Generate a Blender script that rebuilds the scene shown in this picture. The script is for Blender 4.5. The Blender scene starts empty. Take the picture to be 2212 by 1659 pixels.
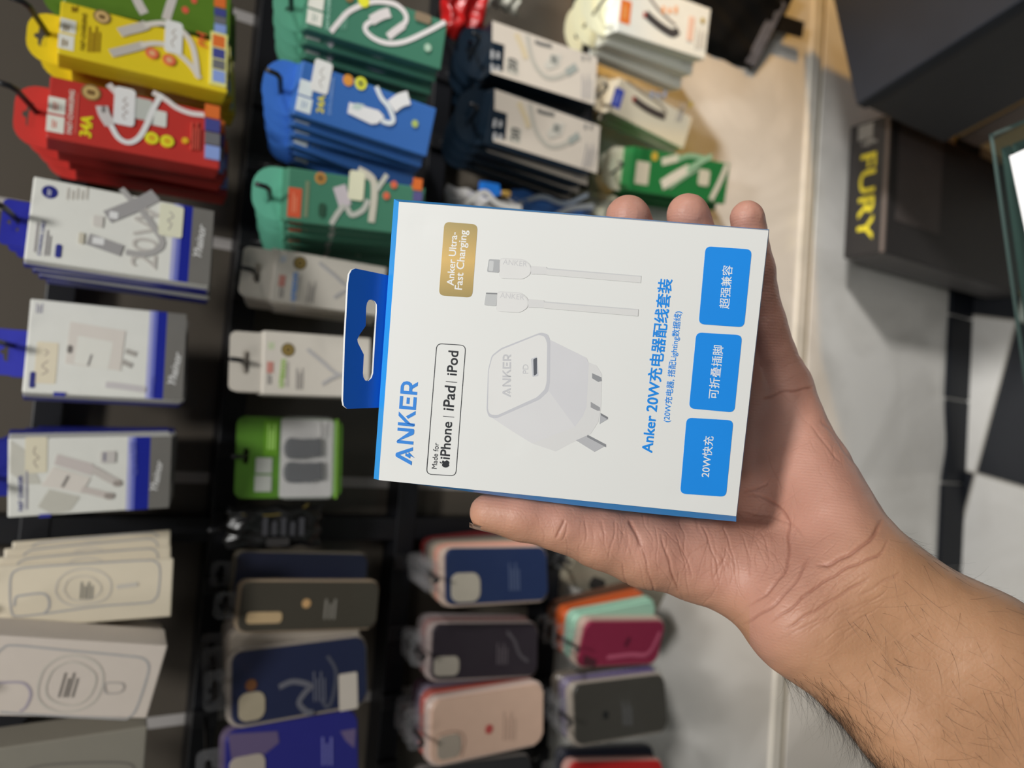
import bpy, bmesh, math, random
import numpy as np
from mathutils import Matrix, Vector

# ------------------------------------------------------------------ camera, world, light, exposure
SC = bpy.context.scene
COL = SC.collection
FPX, CX, CY = 1640.0, 1106.0, 829.5
CAM_Z = 1.64                                   # the phone is held 1.64 m above the floor
_d = np.array([2714, 300., FPX]); _d /= np.linalg.norm(_d)        # gravity as the phone sees it
_h = np.array([2325, -30000., FPX]); _h = _h - (_h @ _d) * _d; _h /= np.linalg.norm(_h)
_zc = -_d; _xc = _h; _yc = np.cross(_zc, _xc)
R = np.array([_xc, _yc, _zc])                  # camera axes (right, down, forward) -> world
CAMP = np.array([0., 0., CAM_Z])

cam = bpy.data.cameras.new('camera')
cam.sensor_fit = 'HORIZONTAL'; cam.sensor_width = 36.0
cam.lens = FPX * 36.0 / 2212.0
cam.clip_start = 0.01
cam.dof.use_dof = True
cam.dof.focus_distance = 0.288
cam.dof.aperture_fstop = 8.0
camo = bpy.data.objects.new('camera', cam); COL.objects.link(camo)
_m = np.eye(4); _m[:3, 0] = R[:, 0]; _m[:3, 1] = -R[:, 1]; _m[:3, 2] = -R[:, 2]; _m[:3, 3] = CAMP
camo.matrix_world = Matrix(_m.tolist())
SC.camera = camo

w = bpy.data.worlds.new('shop_air'); SC.world = w; w.use_nodes = True
w.node_tree.nodes['Background'].inputs[0].default_value = (1.0, 0.97, 0.93, 1)
w.node_tree.nodes['Background'].inputs[1].default_value = 0.055

def area(name, loc, target, size, power, col=(1, .985, .955)):
    l = bpy.data.lights.new(name, 'AREA'); l.energy = power; l.size = size; l.color = col
    l.shape = 'DISK'
    o = bpy.data.objects.new(name, l); COL.objects.link(o); o.location = loc
    o.rotation_euler = (Vector(target) - Vector(loc)).to_track_quat('-Z', 'Y').to_euler()
    return o
area('ceiling_lamp', (.17, -.22, 2.75), (0, .3, 1.3), .20, 13.6)
area('ceiling_lamp_rear', (.6, -1.15, 2.85), (.2, .8, .7), .4, 4)
area('ceiling_lamp_left', (-.9, -.5, 2.85), (0, .6, 1.0), .4, 4.5)
sp = bpy.data.lights.new('warm_spot', 'SPOT'); sp.energy = 42; sp.color = (1, .52, .08)
sp.spot_size = math.radians(52); sp.spot_blend = .25; sp.shadow_soft_size = .03
spo = bpy.data.objects.new('warm_spot', sp); COL.objects.link(spo); spo.location = (1.55, .25, 1.1)
spo.rotation_euler = (Vector((.80, .875, .66)) - spo.location).to_track_quat('-Z', 'Y').to_euler()

dl = bpy.data.lights.new('lower_wall_fill_spot', 'SPOT'); dl.energy = 215; dl.color = (1, .98, .95)  # unseen spot added to brighten the lower wall and floor
dl.spot_size = math.radians(33); dl.spot_blend = .65; dl.shadow_soft_size = .12
dlo = bpy.data.objects.new('lower_wall_fill_spot', dl); COL.objects.link(dlo); dlo.location = (1.6, -.3, 2.4)
dlo.rotation_euler = (Vector((-.28, .87, .30)) - dlo.location).to_track_quat('-Z', 'Y').to_euler()

SC.view_settings.view_transform = 'Standard'
SC.view_settings.look = 'None'
SC.view_settings.gamma = 1.0
SC.view_settings.use_curve_mapping = False
SC.view_settings.exposure = 0.0

# ------------------------------------------------------------------ helpers
def lin(c):
    c = c / 255.0
    return c / 12.92 if c <= .04045 else ((c + .055) / 1.055) ** 2.4
def alb(rgb, k=.62):
    return tuple(min(.92, max(.004, lin(c) / k)) for c in rgb)

_mats = {}
def mat(name, rgb, rough=.5, k=.62, noise=.06, scale=60, bump=.0, metal=0, spec=.5, coat=0):
    """paper, card and plastic: a base colour with fine procedural mottling"""
    key = (name, rgb, rough, k, metal)
    if key in _mats: return _mats[key]
    m = bpy.data.materials.new(name); m.use_nodes = True
    nt = m.node_tree; b = nt.nodes['Principled BSDF']
    c = alb(rgb, k)
    tc = nt.nodes.new('ShaderNodeTexCoord'); nz = nt.nodes.new('ShaderNodeTexNoise')
    nz.inputs['Scale'].default_value = scale; nz.inputs['Detail'].default_value = 3
    nt.links.new(tc.outputs['Object'], nz.inputs['Vector'])
    mx = nt.nodes.new('ShaderNodeMix'); mx.data_type = 'RGBA'
    mx.inputs[6].default_value = (*[v * (1 - noise) for v in c], 1)
    mx.inputs[7].default_value = (*[min(.95, v * (1 + noise)) for v in c], 1)
    nt.links.new(nz.outputs['Fac'], mx.inputs[0]); nt.links.new(mx.outputs[2], b.inputs['Base Color'])
    b.inputs['Roughness'].default_value = rough; b.inputs['Metallic'].default_value = metal
    b.inputs['Specular IOR Level'].default_value = spec
    if coat: b.inputs['Coat Weight'].default_value = coat
    if bump:
        bp = nt.nodes.new('ShaderNodeBump'); bp.inputs['Strength'].default_value = bump
        bp.inputs['Distance'].default_value = .001
        nt.links.new(nz.outputs['Fac'], bp.inputs['Height']); nt.links.new(bp.outputs['Normal'], b.inputs['Normal'])
    _mats[key] = m
    return m

def clear(name, tint=(.9, .9, .9), fac=.25, rough=.08):
    """clear or milky plastic film"""
    key = (name, tint, fac)
    if key in _mats: return _mats[key]
    m = bpy.data.materials.new(name); m.use_nodes = True
    nt = m.node_tree; b = nt.nodes['Principled BSDF']; out = nt.nodes['Material Output']
    b.inputs['Base Color'].default_value = (*tint, 1); b.inputs['Roughness'].default_value = rough
    tr = nt.nodes.new('ShaderNodeBsdfTransparent'); mx = nt.nodes.new('ShaderNodeMixShader')
    nz = nt.nodes.new('ShaderNodeTexNoise'); nz.inputs['Scale'].default_value = 35
    mr = nt.nodes.new('ShaderNodeMapRange'); mr.inputs[3].default_value = max(0, fac - .08); mr.inputs[4].default_value = min(1, fac + .08)
    nt.links.new(nz.outputs['Fac'], mr.inputs[0]); nt.links.new(mr.outputs[0], mx.inputs[0])
    nt.links.new(tr.outputs[0], mx.inputs[1]); nt.links.new(b.outputs[0], mx.inputs[2])
    nt.links.new(mx.outputs[0], out.inputs[0])
    _mats[key] = m
    return m

def tag(o, label=None, cat=None, group=None, kind=None):
    if label: o['label'] = label
    if cat: o['category'] = cat
    if group: o['group'] = group
    if kind: o['kind'] = kind
    return o

def link(name, me, m=None, parent=None, mw=None, smooth=False):
    o = bpy.data.objects.new(name, me); COL.objects.link(o)
    if m is not None and not me.materials: me.materials.append(m)
    if smooth:
        for p in me.polygons: p.use_smooth = True
    if parent: o.parent = parent
    if mw is not None: o.matrix_world = mw
    return o

def bm_mesh(bm, name):
    me = bpy.data.meshes.new(name)
    bmesh.ops.recalc_face_normals(bm, faces=bm.faces)
    bm.to_mesh(me); bm.free()
    return me

def add_box(bm, x0, x1, y0, y1, z0, z1, bev=0.0, seg=2):
    r = bmesh.ops.create_cube(bm, size=1)
    for v in r['verts']:
        v.co = Vector(((x0 + x1) / 2 + v.co.x * (x1 - x0), (y0 + y1) / 2 + v.co.y * (y1 - y0), (z0 + z1) / 2 + v.co.z * (z1 - z0)))
    if bev:
        es = list({e for v in r['verts'] for e in v.link_edges})
        bmesh.ops.bevel(bm, geom=es, offset=bev, segments=seg, affect='EDGES', profile=.5)

def box_me(name, *a, **k):
    bm = bmesh.new(); add_box(bm, *a, **k); return bm_mesh(bm, name)

def add_tube(bm, pts, r, n=8):
    pts = [Vector(p) for p in pts]
    rings = []
    for i, p in enumerate(pts):
        t = (pts[min(i + 1, len(pts) - 1)] - pts[max(i - 1, 0)]).normalized()
        a = t.orthogonal().normalized() if abs(t.x) > .9 else t.cross(Vector((1, 0, 0))).normalized()
        b = t.cross(a)
        rr = r[i] if isinstance(r, (list, tuple)) else r
        rings.append([bm.verts.new(p + (a * math.cos(2 * math.pi * j / n) + b * math.sin(2 * math.pi * j / n)) * rr) for j in range(n)])
    for q, s in zip(rings, rings[1:]):
        for j in range(n):
            bm.faces.new((q[j], q[(j + 1) % n], s[(j + 1) % n], s[j]))
    bm.faces.new(rings[0][::-1]); bm.faces.new(rings[-1])

def rrect(x0, x1, z0, z1, r, n=5):
    r = min(r, abs(x1 - x0) / 2 * .99, abs(z1 - z0) / 2 * .99)
    out = []
    for cx, cz, a0 in ((x1 - r, z1 - r, 0), (x0 + r, z1 - r, 90), (x0 + r, z0 + r, 180), (x1 - r, z0 + r, 270)):
        for i in range(n + 1):
            a = math.radians(a0 + 90 * i / n); out.append((cx + r * math.cos(a), cz + r * math.sin(a)))
    return out

def round_poly(pts, r, n=5):
    """a polygon with its corners rounded by radius r"""
    out = []
    N = len(pts)
    for i in range(N):
        p = Vector(pts[i]); a = Vector(pts[i - 1]) - p; b = Vector(pts[(i + 1) % N]) - p
        rr = min(r, a.length * .45, b.length * .45)
        s = p + a.normalized() * rr; e = p + b.normalized() * rr
        for j in range(n + 1):
            t = j / n
            out.append(tuple((1 - t) ** 2 * s + 2 * t * (1 - t) * p + t * t * e))
    return out

def add_prism(bm, pts, y0, y1, bev=0):
    """outline in x,z pulled from y0 (front) to y1"""
    f = [bm.verts.new((p[0], y0, p[1])) for p in pts]
    b = [bm.verts.new((p[0], y1, p[1])) for p in pts]
    n = len(pts)
    ff = bm.faces.new(f)
    if abs(y1 - y0) < .0015 and not bev and y1 == 0:            # ink: only its face
        for v in b: bm.verts.remove(v)
        return
    bm.faces.new(b[::-1])
    for i in range(n): bm.faces.new((f[i], b[i], b[(i + 1) % n], f[(i + 1) % n]))
    if bev:
        bmesh.ops.bevel(bm, geom=list(ff.edges), offset=bev, segments=3, affect='EDGES', profile=.5)

def prism_me(name, pts, y0, y1, bev=0):
    bm = bmesh.new(); add_prism(bm, pts, y0, y1, bev); return bm_mesh(bm, name)

def holed_me(name, outer, holes, y0, y1):
    """a plate with real holes"""
    c = bpy.data.curves.new(name, 'CURVE'); c.dimensions = '2D'; c.fill_mode = 'BOTH'; c.extrude = abs(y1 - y0) / 2
    for pts in [outer] + holes:
        s = c.splines.new('POLY'); s.points.add(len(pts) - 1)
        for p, q in zip(s.points, pts): p.co = (q[0], q[1], 0, 1)
        s.use_cyclic_u = True
    o = bpy.data.objects.new(name, c); me = bpy.data.meshes.new_from_object(o)
    bpy.data.objects.remove(o); bpy.data.curves.remove(c)
    ym = (y0 + y1) / 2
    for v in me.vertices: v.co = Vector((v.co.x, ym + v.co.z, v.co.y))
    me.flip_normals()
    return me

def ribbon_pts(pts, wd):
    """outline of a flat ribbon along a polyline"""
    P = [Vector(p) for p in pts]; L, Rr = [], []
    for i, p in enumerate(P):
        t = (P[min(i + 1, len(P) - 1)] - P[max(i - 1, 0)]); t.normalize()
        nrm = Vector((-t.y, t.x)); L.append(tuple(p + nrm * wd / 2)); Rr.append(tuple(p - nrm * wd / 2))
    return L, Rr
def add_ribbon(bm, pts, wd, y0, y1):
    L, Rr = ribbon_pts(pts, wd)
    for i in range(len(L) - 1):
        q = [L[i], L[i + 1], Rr[i + 1], Rr[i]]
        f = [bm.verts.new((p[0], y0, p[1])) for p in q]
        bm.faces.new(f)

def smooth_path(pts, n=6):
    P = [Vector((*p, 0)) if len(p) == 2 else Vector(p) for p in pts]; out = []
    for i in range(len(P) - 1):
        a = P[max(i - 1, 0)]; b = P[i]; c = P[i + 1]; d = P[min(i + 2, len(P) - 1)]
        for j in range(n):
            t = j / n
            out.append(.5 * ((2 * b) + (c - a) * t + (2 * a - 5 * b + 4 * c - d) * t * t + (3 * b - a - 3 * c + d) * t ** 3))
    out.append(P[-1])
    return [tuple(v[:len(pts[0])]) for v in out]

_tc = {}
def text_mesh(s, bold=0.0, shear=0.0):
    """vertices and faces of a line of lettering, baseline at 0"""
    key = (s, bold, shear)
    if key not in _tc:
        c = bpy.data.curves.new('t', 'FONT'); c.body = s; c.size = 1; c.offset = bold; c.shear = shear
        c.resolution_u = 4
        o = bpy.data.objects.new('t', c); me = bpy.data.meshes.new_from_object(o)
        v = [(q.co.x, q.co.y) for q in me.vertices]; f = [tuple(p.vertices) for p in me.polygons]
        bpy.data.objects.remove(o); bpy.data.curves.remove(c); bpy.data.meshes.remove(me)
        _tc[key] = (v, f)
    return _tc[key]

def add_text(bm, s, p0, p1, y, bold=0.0, shear=0.0, up=1.0, height=None):
    """lettering fitted between local points p0 and p1 (its baseline)"""
    v, f = text_mesh(s, 0.0, shear)
    x0 = min(a for a, b in v); x1 = max(a for a, b in v)
    P0 = Vector(p0); D = Vector(p1) - P0; L = D.length; D.normalize(); N = Vector((-D.y, D.x)) * up
    sc = L / (x1 - x0); sy = sc if height is None else height / .727
    k = bold * .8
    for n_, (ox, oz) in enumerate(((0, 0),) if k < .004 else ((-k, -k * .6), (k, -k * .6), (k, k * .6), (-k, k * .6))):
        vs = [bm.verts.new((Q.x, y - n_ * 4e-6, Q.y)) for Q in (P0 + D * (a - x0 + ox) * sc + N * (b + oz) * sy for a, b in v)]
        for q in f:
            try: bm.faces.new([vs[i] for i in q])
            except ValueError: pass

def ray(px, py): return R @ np.array([px - CX, py - CY, FPX])
def at(px, py, Y):
    """the point seen at a pixel, on the vertical plane at distance Y"""
    r = ray(px, py); return Vector(CAMP + r * (Y / r[1]))
def atz(px, py, z):
    r = ray(px, py); return Vector(CAMP + r * ((z - CAM_Z) / r[2]))
def campt(p):
    return Vector(CAMP + R @ np.array(p, float))

YAW = 1.0
class Frame:
    """a hanging face: A, B its top corners (left, right as one faces the wall), M the middle of its lower edge"""
    def __init__(s, A, B, M, Y, Ym=None, cr=None):
        s.cr = cr
        a, b, m = (s.px(*p) for p in (A, B, M))
        def put_(d):
            PA, PB = at(*a, Y - d), at(*b, Y + d); T = (PA + PB) / 2
            PM = at(*m, Ym if Ym is not None else T.y)
            return PA, PB, T, PM, (T - PM).dot((PB - PA).normalized())
        w0 = (at(*b, Y) - at(*a, Y)).length * .3           # a pack may hang turned a little about its hook
        lo_, hi_ = -w0, w0; f0, f1 = put_(lo_)[4], put_(hi_)[4]
        if f0 * f1 < 0:
            for _ in range(30):
                mid = (lo_ + hi_) / 2
                if put_(mid)[4] * f0 > 0: lo_ = mid
                else: hi_ = mid
            dd = (lo_ + hi_) / 2
        else: dd = lo_ if abs(f0) < abs(f1) else hi_
        dd = max(-w0 * .33, min(w0 * .33, dd)) * YAW; s.dd = dd / w0
        PA, PB, s.T, PM, _e = put_(dd)
        s.X = (PB - PA).normalized()
        z = s.T - PM; z -= s.X * z.dot(s.X); s.H = z.length; s.Z = z.normalized()
        s.W = (PB - PA).length; s.Y = s.Z.cross(s.X)
        s.M = Matrix(((s.X.x, s.Y.x, s.Z.x, s.T.x), (s.X.y, s.Y.y, s.Z.y, s.T.y), (s.X.z, s.Y.z, s.Z.z, s.T.z), (0, 0, 0, 1)))
    def px(s, x, y):
        return (s.cr[0] + x * s.cr[2], s.cr[1] + y * s.cr[2]) if s.cr else (x, y)
    def loc(s, x, y):
        """pixel -> point on the face (local x, z)"""
        r = Vector(ray(*s.px(x, y))); o = Vector(CAMP)
        t = (s.T - o).dot(s.Y) / r.dot(s.Y); p = o + r * t - s.T
        return (p.dot(s.X), p.dot(s.Z))
    def rect(s, x0, y0, x1, y1):
        xm, ym = (x0 + x1) / 2, (y0 + y1) / 2
        za, zb = s.loc(x0, ym)[1], s.loc(x1, ym)[1]; xa, xb = s.loc(xm, y1)[0], s.loc(xm, y0)[0]
        return min(xa, xb), max(xa, xb), min(za, zb), max(za, zb)
    def length(s, x, y, d):
        """length of d crop pixels across the face near a pixel"""
        a, b = s.loc(x, y - d / 2), s.loc(x, y + d / 2)
        return math.hypot(a[0] - b[0], a[1] - b[1])

def C1(ox, oy, s=.27125): return (ox, oy, s)
K1, K2, K3, K4 = C1(0, 0), C1(0, 350), C1(0, 750), C1(0, 1150, .30675)
K5, K6, K7, K8 = C1(500, 0), C1(450, 350), C1(450, 700), C1(400, 1150, .30675)
L1, L2, L7, L8 = C1(900, 0), C1(1250, 0), C1(800, 1150, .30675), C1(1200, 1150, .30675)
RAIL_Y, WALL_Y = .85, .875
RAIL_Z = [CAM_Z + .002, CAM_Z - .165, CAM_Z - .373, CAM_Z - .59]

SUB = {'brand_print': 'brand_label', 'pen_mark': 'price_sticker', 'brand_badge_print': 'brand_badge', 'orange_print': 'orange_label', 'blue_print': 'blue_label',
       'power_print': 'power_box', 'white_stripe': None}
def prints(F, root, plist, ylift=.00025):
    """flat printing, stickers and painted glints on a face, each its own part"""
    made = {}
    for i, e in enumerate(plist):
        kind, name, col = e[0], e[1], e[2]
        y = -ylift * (1 + i * .25)
        bm = bmesh.new()
        m = mat('print_' + name, col, .45, noise=.03) if not isinstance(col, bpy.types.Material) else col
        if kind == 'rect':
            x0, x1, z0, z1 = F.rect(*e[3]); r = (e[4] if len(e) > 4 else 0) * (x1 - x0)
            pts = rrect(x0, x1, z0, z1, r) if r else [(x0, z0), (x1, z0), (x1, z1), (x0, z1)]
            add_prism(bm, pts, y, 0)
        elif kind == 'disc':
            x, yy, rr = e[3]; c = F.loc(x, yy); r = F.length(x, yy, 2 * rr) / 2
            add_prism(bm, [(c[0] + r * math.cos(a * math.pi / 12), c[1] + r * math.sin(a * math.pi / 12)) for a in range(24)], y, 0)
        elif kind == 'line':
            pts = [F.loc(*p) for p in e[3]]; wd = F.length(*e[3][0], e[4])
            add_ribbon(bm, smooth_path(pts), wd, y, 0)
        elif kind == 'lines':
            for q in e[3]:
                pts = [F.loc(*p) for p in q]; add_ribbon(bm, smooth_path(pts), F.length(*q[0], e[4]), y, 0)
        elif kind == 'bars':                       # lines of small print too blurred to read
            x0, y0, x1, y1, n = e[3]
            for k in range(n):
                a = x0 + (x1 - x0) * k / n; b = a + (x1 - x0) / n * .5
                t = .0 if k % 2 == 0 else .22
                q = F.rect(a, y0 + (y1 - y0) * t, b, y1)
                add_prism(bm, [(q[0], q[2]), (q[1], q[2]), (q[1], q[3]), (q[0], q[3])], y, 0)
        elif kind == 'poly':
            add_prism(bm, [F.loc(*p) for p in e[3]], y, 0)
        elif kind == 'text':
            add_text(bm, e[3], F.loc(*e[4]), F.loc(*e[5]), y, *(e[6:] if len(e) > 6 else (.02,)))
        me = bm_mesh(bm, name)
        host = made.get(SUB.get(name), root)
        made[name] = link(name, me, m, host)

def slot(w_, h, cz, bump=True):
    """euro hook slot outline"""
    out = rrect(-w_ / 2, w_ / 2, cz - h / 2, cz + h / 2, h / 2, 4)
    if bump:
        top = [(w_ * .16, cz + h / 2), (w_ * .07, cz + h * .95), (-w_ * .07, cz + h * .95), (-w_ * .16, cz + h / 2)]
        i = 5; out = out[:i] + top + out[i:]
    return out

def copy_tree(o, parent=None):
    c = o.copy(); COL.objects.link(c)
    if parent:
        c.parent = parent; c.matrix_parent_inverse = o.matrix_parent_inverse.copy()
    for ch in list(o.children): copy_tree(ch, c)
    return c

SLOPE = .28                                     # the hooks rise towards their tips
ORD = ['front', 'second from the front', 'third from the front', 'fourth from the front', 'fifth from the front', 'sixth from the front',
       'seventh from the front', 'eighth from the front', 'ninth from the front']
RNG = random.Random(7)

def hook(F, ztab, yfront, rail, label, lift=.012, slope=None, over=None, col=(26, 26, 28)):
    """a wire hook clipped on a rail and rising through the hang holes to its tip"""
    P = F.T + F.Z * ztab
    k = SLOPE if slope is None else slope
    x = P.x; z0 = P.z + .0008; zr = RAIL_Z[rail]
    yt = yfront - (over if over is not None else (.02 if rail == 0 else .007))
    def zz(y): return z0 - k * (y - P.y)
    yb = RAIL_Y - .024
    pts = [(x, RAIL_Y - .016, zr)]
    if abs(zz(yb) - zr) > .016: pts += [(x, RAIL_Y - .02, zr + (zz(yb) - zr) * .5)]
    pts += [(x, yb, zz(yb)), (x, (yt + yb) / 2, zz((yt + yb) / 2)), (x, yt, zz(yt)), (x, yt - .005, zz(yt) + .004), (x, yt - .007, zz(yt) + lift)]
    bm = bmesh.new(); add_tube(bm, pts, .0021, 8)
    rod = bm_mesh(bm, 'rod')
    root = bpy.data.objects.new('display_hook', None); COL.objects.link(root); root.empty_display_size = .01
    root.location = (x, RAIL_Y - .014, zr)
    tag(root, label, 'hook', 'wire hooks clipped on the rack rails')
    mk = mat('black_wire', col, .35, noise=.1, spec=.6)
    inv = Matrix.Translation(-root.location)
    rod.transform(inv)
    link('rod', rod, mk, root, smooth=True)
    cl = box_me('clip', x - .009, x + .009, RAIL_Y - .0175, RAIL_Y - .0126, zr - .013, zr + .013, bev=.001)
    cl.transform(inv); link('clip', cl, mk, root)

def carton(name, label, cat, F, D, col, plist, n=1, dy=None, group=None, tab=None, side=None, copylabel=None, jit=1.0, rough=.4,
           rail=0, hooked=None, gap=.002, rolls=None, hcol=(26, 26, 28), slope=None):
    """a hanging retail box with a holed header tab; n of them one behind another"""
    slope = SLOPE if slope is None else slope
    root = bpy.data.objects.new(name, None); COL.objects.link(root); root.empty_display_size = .02
    root.matrix_world = F.M
    tag(root, label, cat, group)
    m = mat('card_' + name, col, rough, noise=.04, bump=.05)
    link('carton', box_me('carton', -F.W / 2, F.W / 2, 0, D, -F.H, 0, bev=.0012), m, root)
    ztab = .012
    if tab:
        tw, tl, tcol, shape = tab[:4]; yb = tab[4] if len(tab) > 4 else D - .0012
        w2 = F.W * tw / 2
        r = {'round': tl * .75, 'square': tl * .2}[shape]
        outer = [(-w2, -.001), (w2, -.001)] + rrect(-w2, w2, -.02, tl, r, 6)[:14]
        ztab = tl * .5
        link('hang_tab', holed_me('hang_tab', outer, [slot(F.W * tw * .42, min(.006, tl * .3), ztab)], yb - .0006, yb), mat('card_tab_' + name, tcol, rough, noise=.04), root)
    prints(F, root, plist)
    dy = dy or D + gap
    for i in range(1, n):
        c = copy_tree(root)
        j = Matrix.Rotation(RNG.uniform(-.03, .03) * jit + (rolls[i] if rolls and i < len(rolls) else 0), 4, 'Y')
        c.matrix_world = Matrix.Translation(Vector((RNG.uniform(-.0012, .0012) * jit, dy * i, -slope * dy * i + RNG.uniform(-.001, .001) * jit))) @ F.M @ \
            Matrix.Translation((0, 0, ztab)) @ j @ Matrix.Translation((0, 0, -ztab))
        c['label'] = f"{copylabel or label}, {ORD[i]} on its hook"
    if hooked:
        hook(F, ztab + (.0015 if tab else 0), F.T.y, rail, hooked, col=hcol, slope=slope)
    return root

# ------------------------------------------------------------------ the setting
def structure(name, me, m):
    o = link(name, me, m); o['kind'] = 'structure'; return o

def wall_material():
    m = bpy.data.materials.new('shaded_wall_tile'); m.use_nodes = True
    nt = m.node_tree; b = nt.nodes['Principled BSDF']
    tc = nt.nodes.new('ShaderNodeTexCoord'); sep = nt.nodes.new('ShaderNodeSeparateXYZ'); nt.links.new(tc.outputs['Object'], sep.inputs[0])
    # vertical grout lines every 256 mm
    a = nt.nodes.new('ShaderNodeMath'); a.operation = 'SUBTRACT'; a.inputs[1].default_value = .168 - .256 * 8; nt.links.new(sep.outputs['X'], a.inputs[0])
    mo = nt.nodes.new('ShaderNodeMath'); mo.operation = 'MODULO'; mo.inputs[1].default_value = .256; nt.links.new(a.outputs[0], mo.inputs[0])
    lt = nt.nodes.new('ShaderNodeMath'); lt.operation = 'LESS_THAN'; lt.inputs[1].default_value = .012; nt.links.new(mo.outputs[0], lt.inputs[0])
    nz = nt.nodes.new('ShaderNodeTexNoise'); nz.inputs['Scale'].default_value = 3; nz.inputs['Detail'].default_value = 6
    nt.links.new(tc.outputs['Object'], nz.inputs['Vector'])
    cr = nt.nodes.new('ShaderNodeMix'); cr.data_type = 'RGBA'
    cr.inputs[6].default_value = (.10, .085, .068, 1); cr.inputs[7].default_value = (.145, .125, .10, 1)  # shade on the upper wall is put into this dark tile colour
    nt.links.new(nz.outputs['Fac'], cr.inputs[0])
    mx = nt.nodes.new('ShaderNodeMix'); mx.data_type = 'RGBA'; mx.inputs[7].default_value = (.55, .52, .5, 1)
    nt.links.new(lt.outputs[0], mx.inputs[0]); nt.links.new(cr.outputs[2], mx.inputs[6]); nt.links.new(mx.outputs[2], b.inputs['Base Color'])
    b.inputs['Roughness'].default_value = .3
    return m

def marble_material(name, c0, c1, scale, rough=.18):
    m = bpy.data.materials.new(name); m.use_nodes = True
    nt = m.node_tree; b = nt.nodes['Principled BSDF']
    tc = nt.nodes.new('ShaderNodeTexCoord'); nz = nt.nodes.new('ShaderNodeTexNoise')
    nz.inputs['Scale'].default_value = scale; nz.inputs['Detail'].default_value = 5; nz.inputs['Distortion'].default_value = 1.2
    nt.links.new(tc.outputs['Object'], nz.inputs['Vector'])
    r = nt.nodes.new('ShaderNodeValToRGB'); r.color_ramp.elements[0].position = .38; r.color_ramp.elements[1].position = .6
    r.color_ramp.elements[0].color = (*c0, 1); r.color_ramp.elements[1].color = (*c1, 1)
    nt.links.new(nz.outputs['Fac'], r.inputs[0]); nt.links.new(r.outputs[0], b.inputs['Base Color'])
    b.inputs['Roughness'].default_value = rough
    return m

ZS = CAM_Z - .60                                # where the tiles with painted-in shade end and the pale ones begin
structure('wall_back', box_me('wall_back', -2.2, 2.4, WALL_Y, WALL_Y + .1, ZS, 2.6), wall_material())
pale = marble_material('pale_wall_tile', (.66, .64, .60), (.82, .80, .76), 4.0, .16)
structure('wall_back_lower', box_me('wall_back_lower', -2.2, 2.4, WALL_Y - .001, WALL_Y + .1, CAM_Z - 1.085, ZS), pale)
structure('trim_1', box_me('trim_1', -2.2, 2.4, WALL_Y - .006, WALL_Y + .1, CAM_Z - 1.112, CAM_Z - 1.086, bev=.002), marble_material('tile_border', (.62, .60, .54), (.74, .71, .64), 9))
structure('trim_2', box_me('trim_2', -2.2, 2.4, WALL_Y + .002, WALL_Y + .1, CAM_Z - 1.128, CAM_Z - 1.112), mat('grout', (120, 112, 92), .8))
structure('wall_back_base', box_me('wall_back_base', -2.2, 2.4, WALL_Y - .001, WALL_Y + .1, 0, CAM_Z - 1.128), pale)

def floor_material():
    m = bpy.data.materials.new('checker_floor_tile'); m.use_nodes = True
    nt = m.node_tree; b = nt.nodes['Principled BSDF']
    tc = nt.nodes.new('ShaderNodeTexCoord'); mp = nt.nodes.new('ShaderNodeMapping')
    mp.vector_type = 'TEXTURE'
    ang = math.atan2(.207, -.978)
    mp.inputs['Location'].default_value = (-.024, .847, 0); mp.inputs['Rotation'].default_value = (0, 0, ang); mp.inputs['Scale'].default_value = (.319, .319, .319)
    nt.links.new(tc.outputs['Object'], mp.inputs['Vector'])
    s = nt.nodes.new('ShaderNodeSeparateXYZ'); nt.links.new(mp.outputs[0], s.inputs[0])
    fl = []
    gr = []
    for ax in 'XY':
        f = nt.nodes.new('ShaderNodeMath'); f.operation = 'FLOOR'; nt.links.new(s.outputs[ax], f.inputs[0]); fl.append(f)
        q = nt.nodes.new('ShaderNodeMath'); q.operation = 'PINGPONG'; q.inputs[1].default_value = .5; nt.links.new(s.outputs[ax], q.inputs[0]); gr.append(q)
    ad = nt.nodes.new('ShaderNodeMath'); nt.links.new(fl[0].outputs[0], ad.inputs[0]); nt.links.new(fl[1].outputs[0], ad.inputs[1])
    pp = nt.nodes.new('ShaderNodeMath'); pp.operation = 'PINGPONG'; pp.inputs[1].default_value = 1; nt.links.new(ad.outputs[0], pp.inputs[0])
    mn = nt.nodes.new('ShaderNodeMath'); mn.operation = 'MINIMUM'; nt.links.new(gr[0].outputs[0], mn.inputs[0]); nt.links.new(gr[1].outputs[0], mn.inputs[1])
    lt = nt.nodes.new('ShaderNodeMath'); lt.operation = 'LESS_THAN'; lt.inputs[1].default_value = .008; nt.links.new(mn.outputs[0], lt.inputs[0])
    nz = nt.nodes.new('ShaderNodeTexNoise'); nz.inputs['Scale'].default_value = 9; nz.inputs['Detail'].default_value = 8; nz.inputs['Distortion'].default_value = 1.5
    nt.links.new(tc.outputs['Object'], nz.inputs['Vector'])
    def mixc(a, c, fac):
        x = nt.nodes.new('ShaderNodeMix'); x.data_type = 'RGBA'
        for k, v in ((6, a), (7, c)):
            if isinstance(v, tuple): x.inputs[k].default_value = (*v, 1)
            else: nt.links.new(v, x.inputs[k])
        nt.links.new(fac, x.inputs[0]); return x.outputs[2]
    wv = mixc((.86, .85, .82), (.66, .64, .60), nz.outputs['Fac'])
    bv = mixc((.012, .014, .018), (.03, .032, .038), nz.outputs['Fac'])
    cc = mixc(wv, bv, pp.outputs[0])
    nt.links.new(mixc(cc, (.42, .40, .36), lt.outputs[0]), b.inputs['Base Color'])
    b.inputs['Roughness'].default_value = .3; b.inputs['Specular IOR Level'].default_value = .25
    return m
structure('floor', box_me('floor', -2.2, 2.4, -2.0, WALL_Y + .1, -.1, 0), floor_material())

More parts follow.
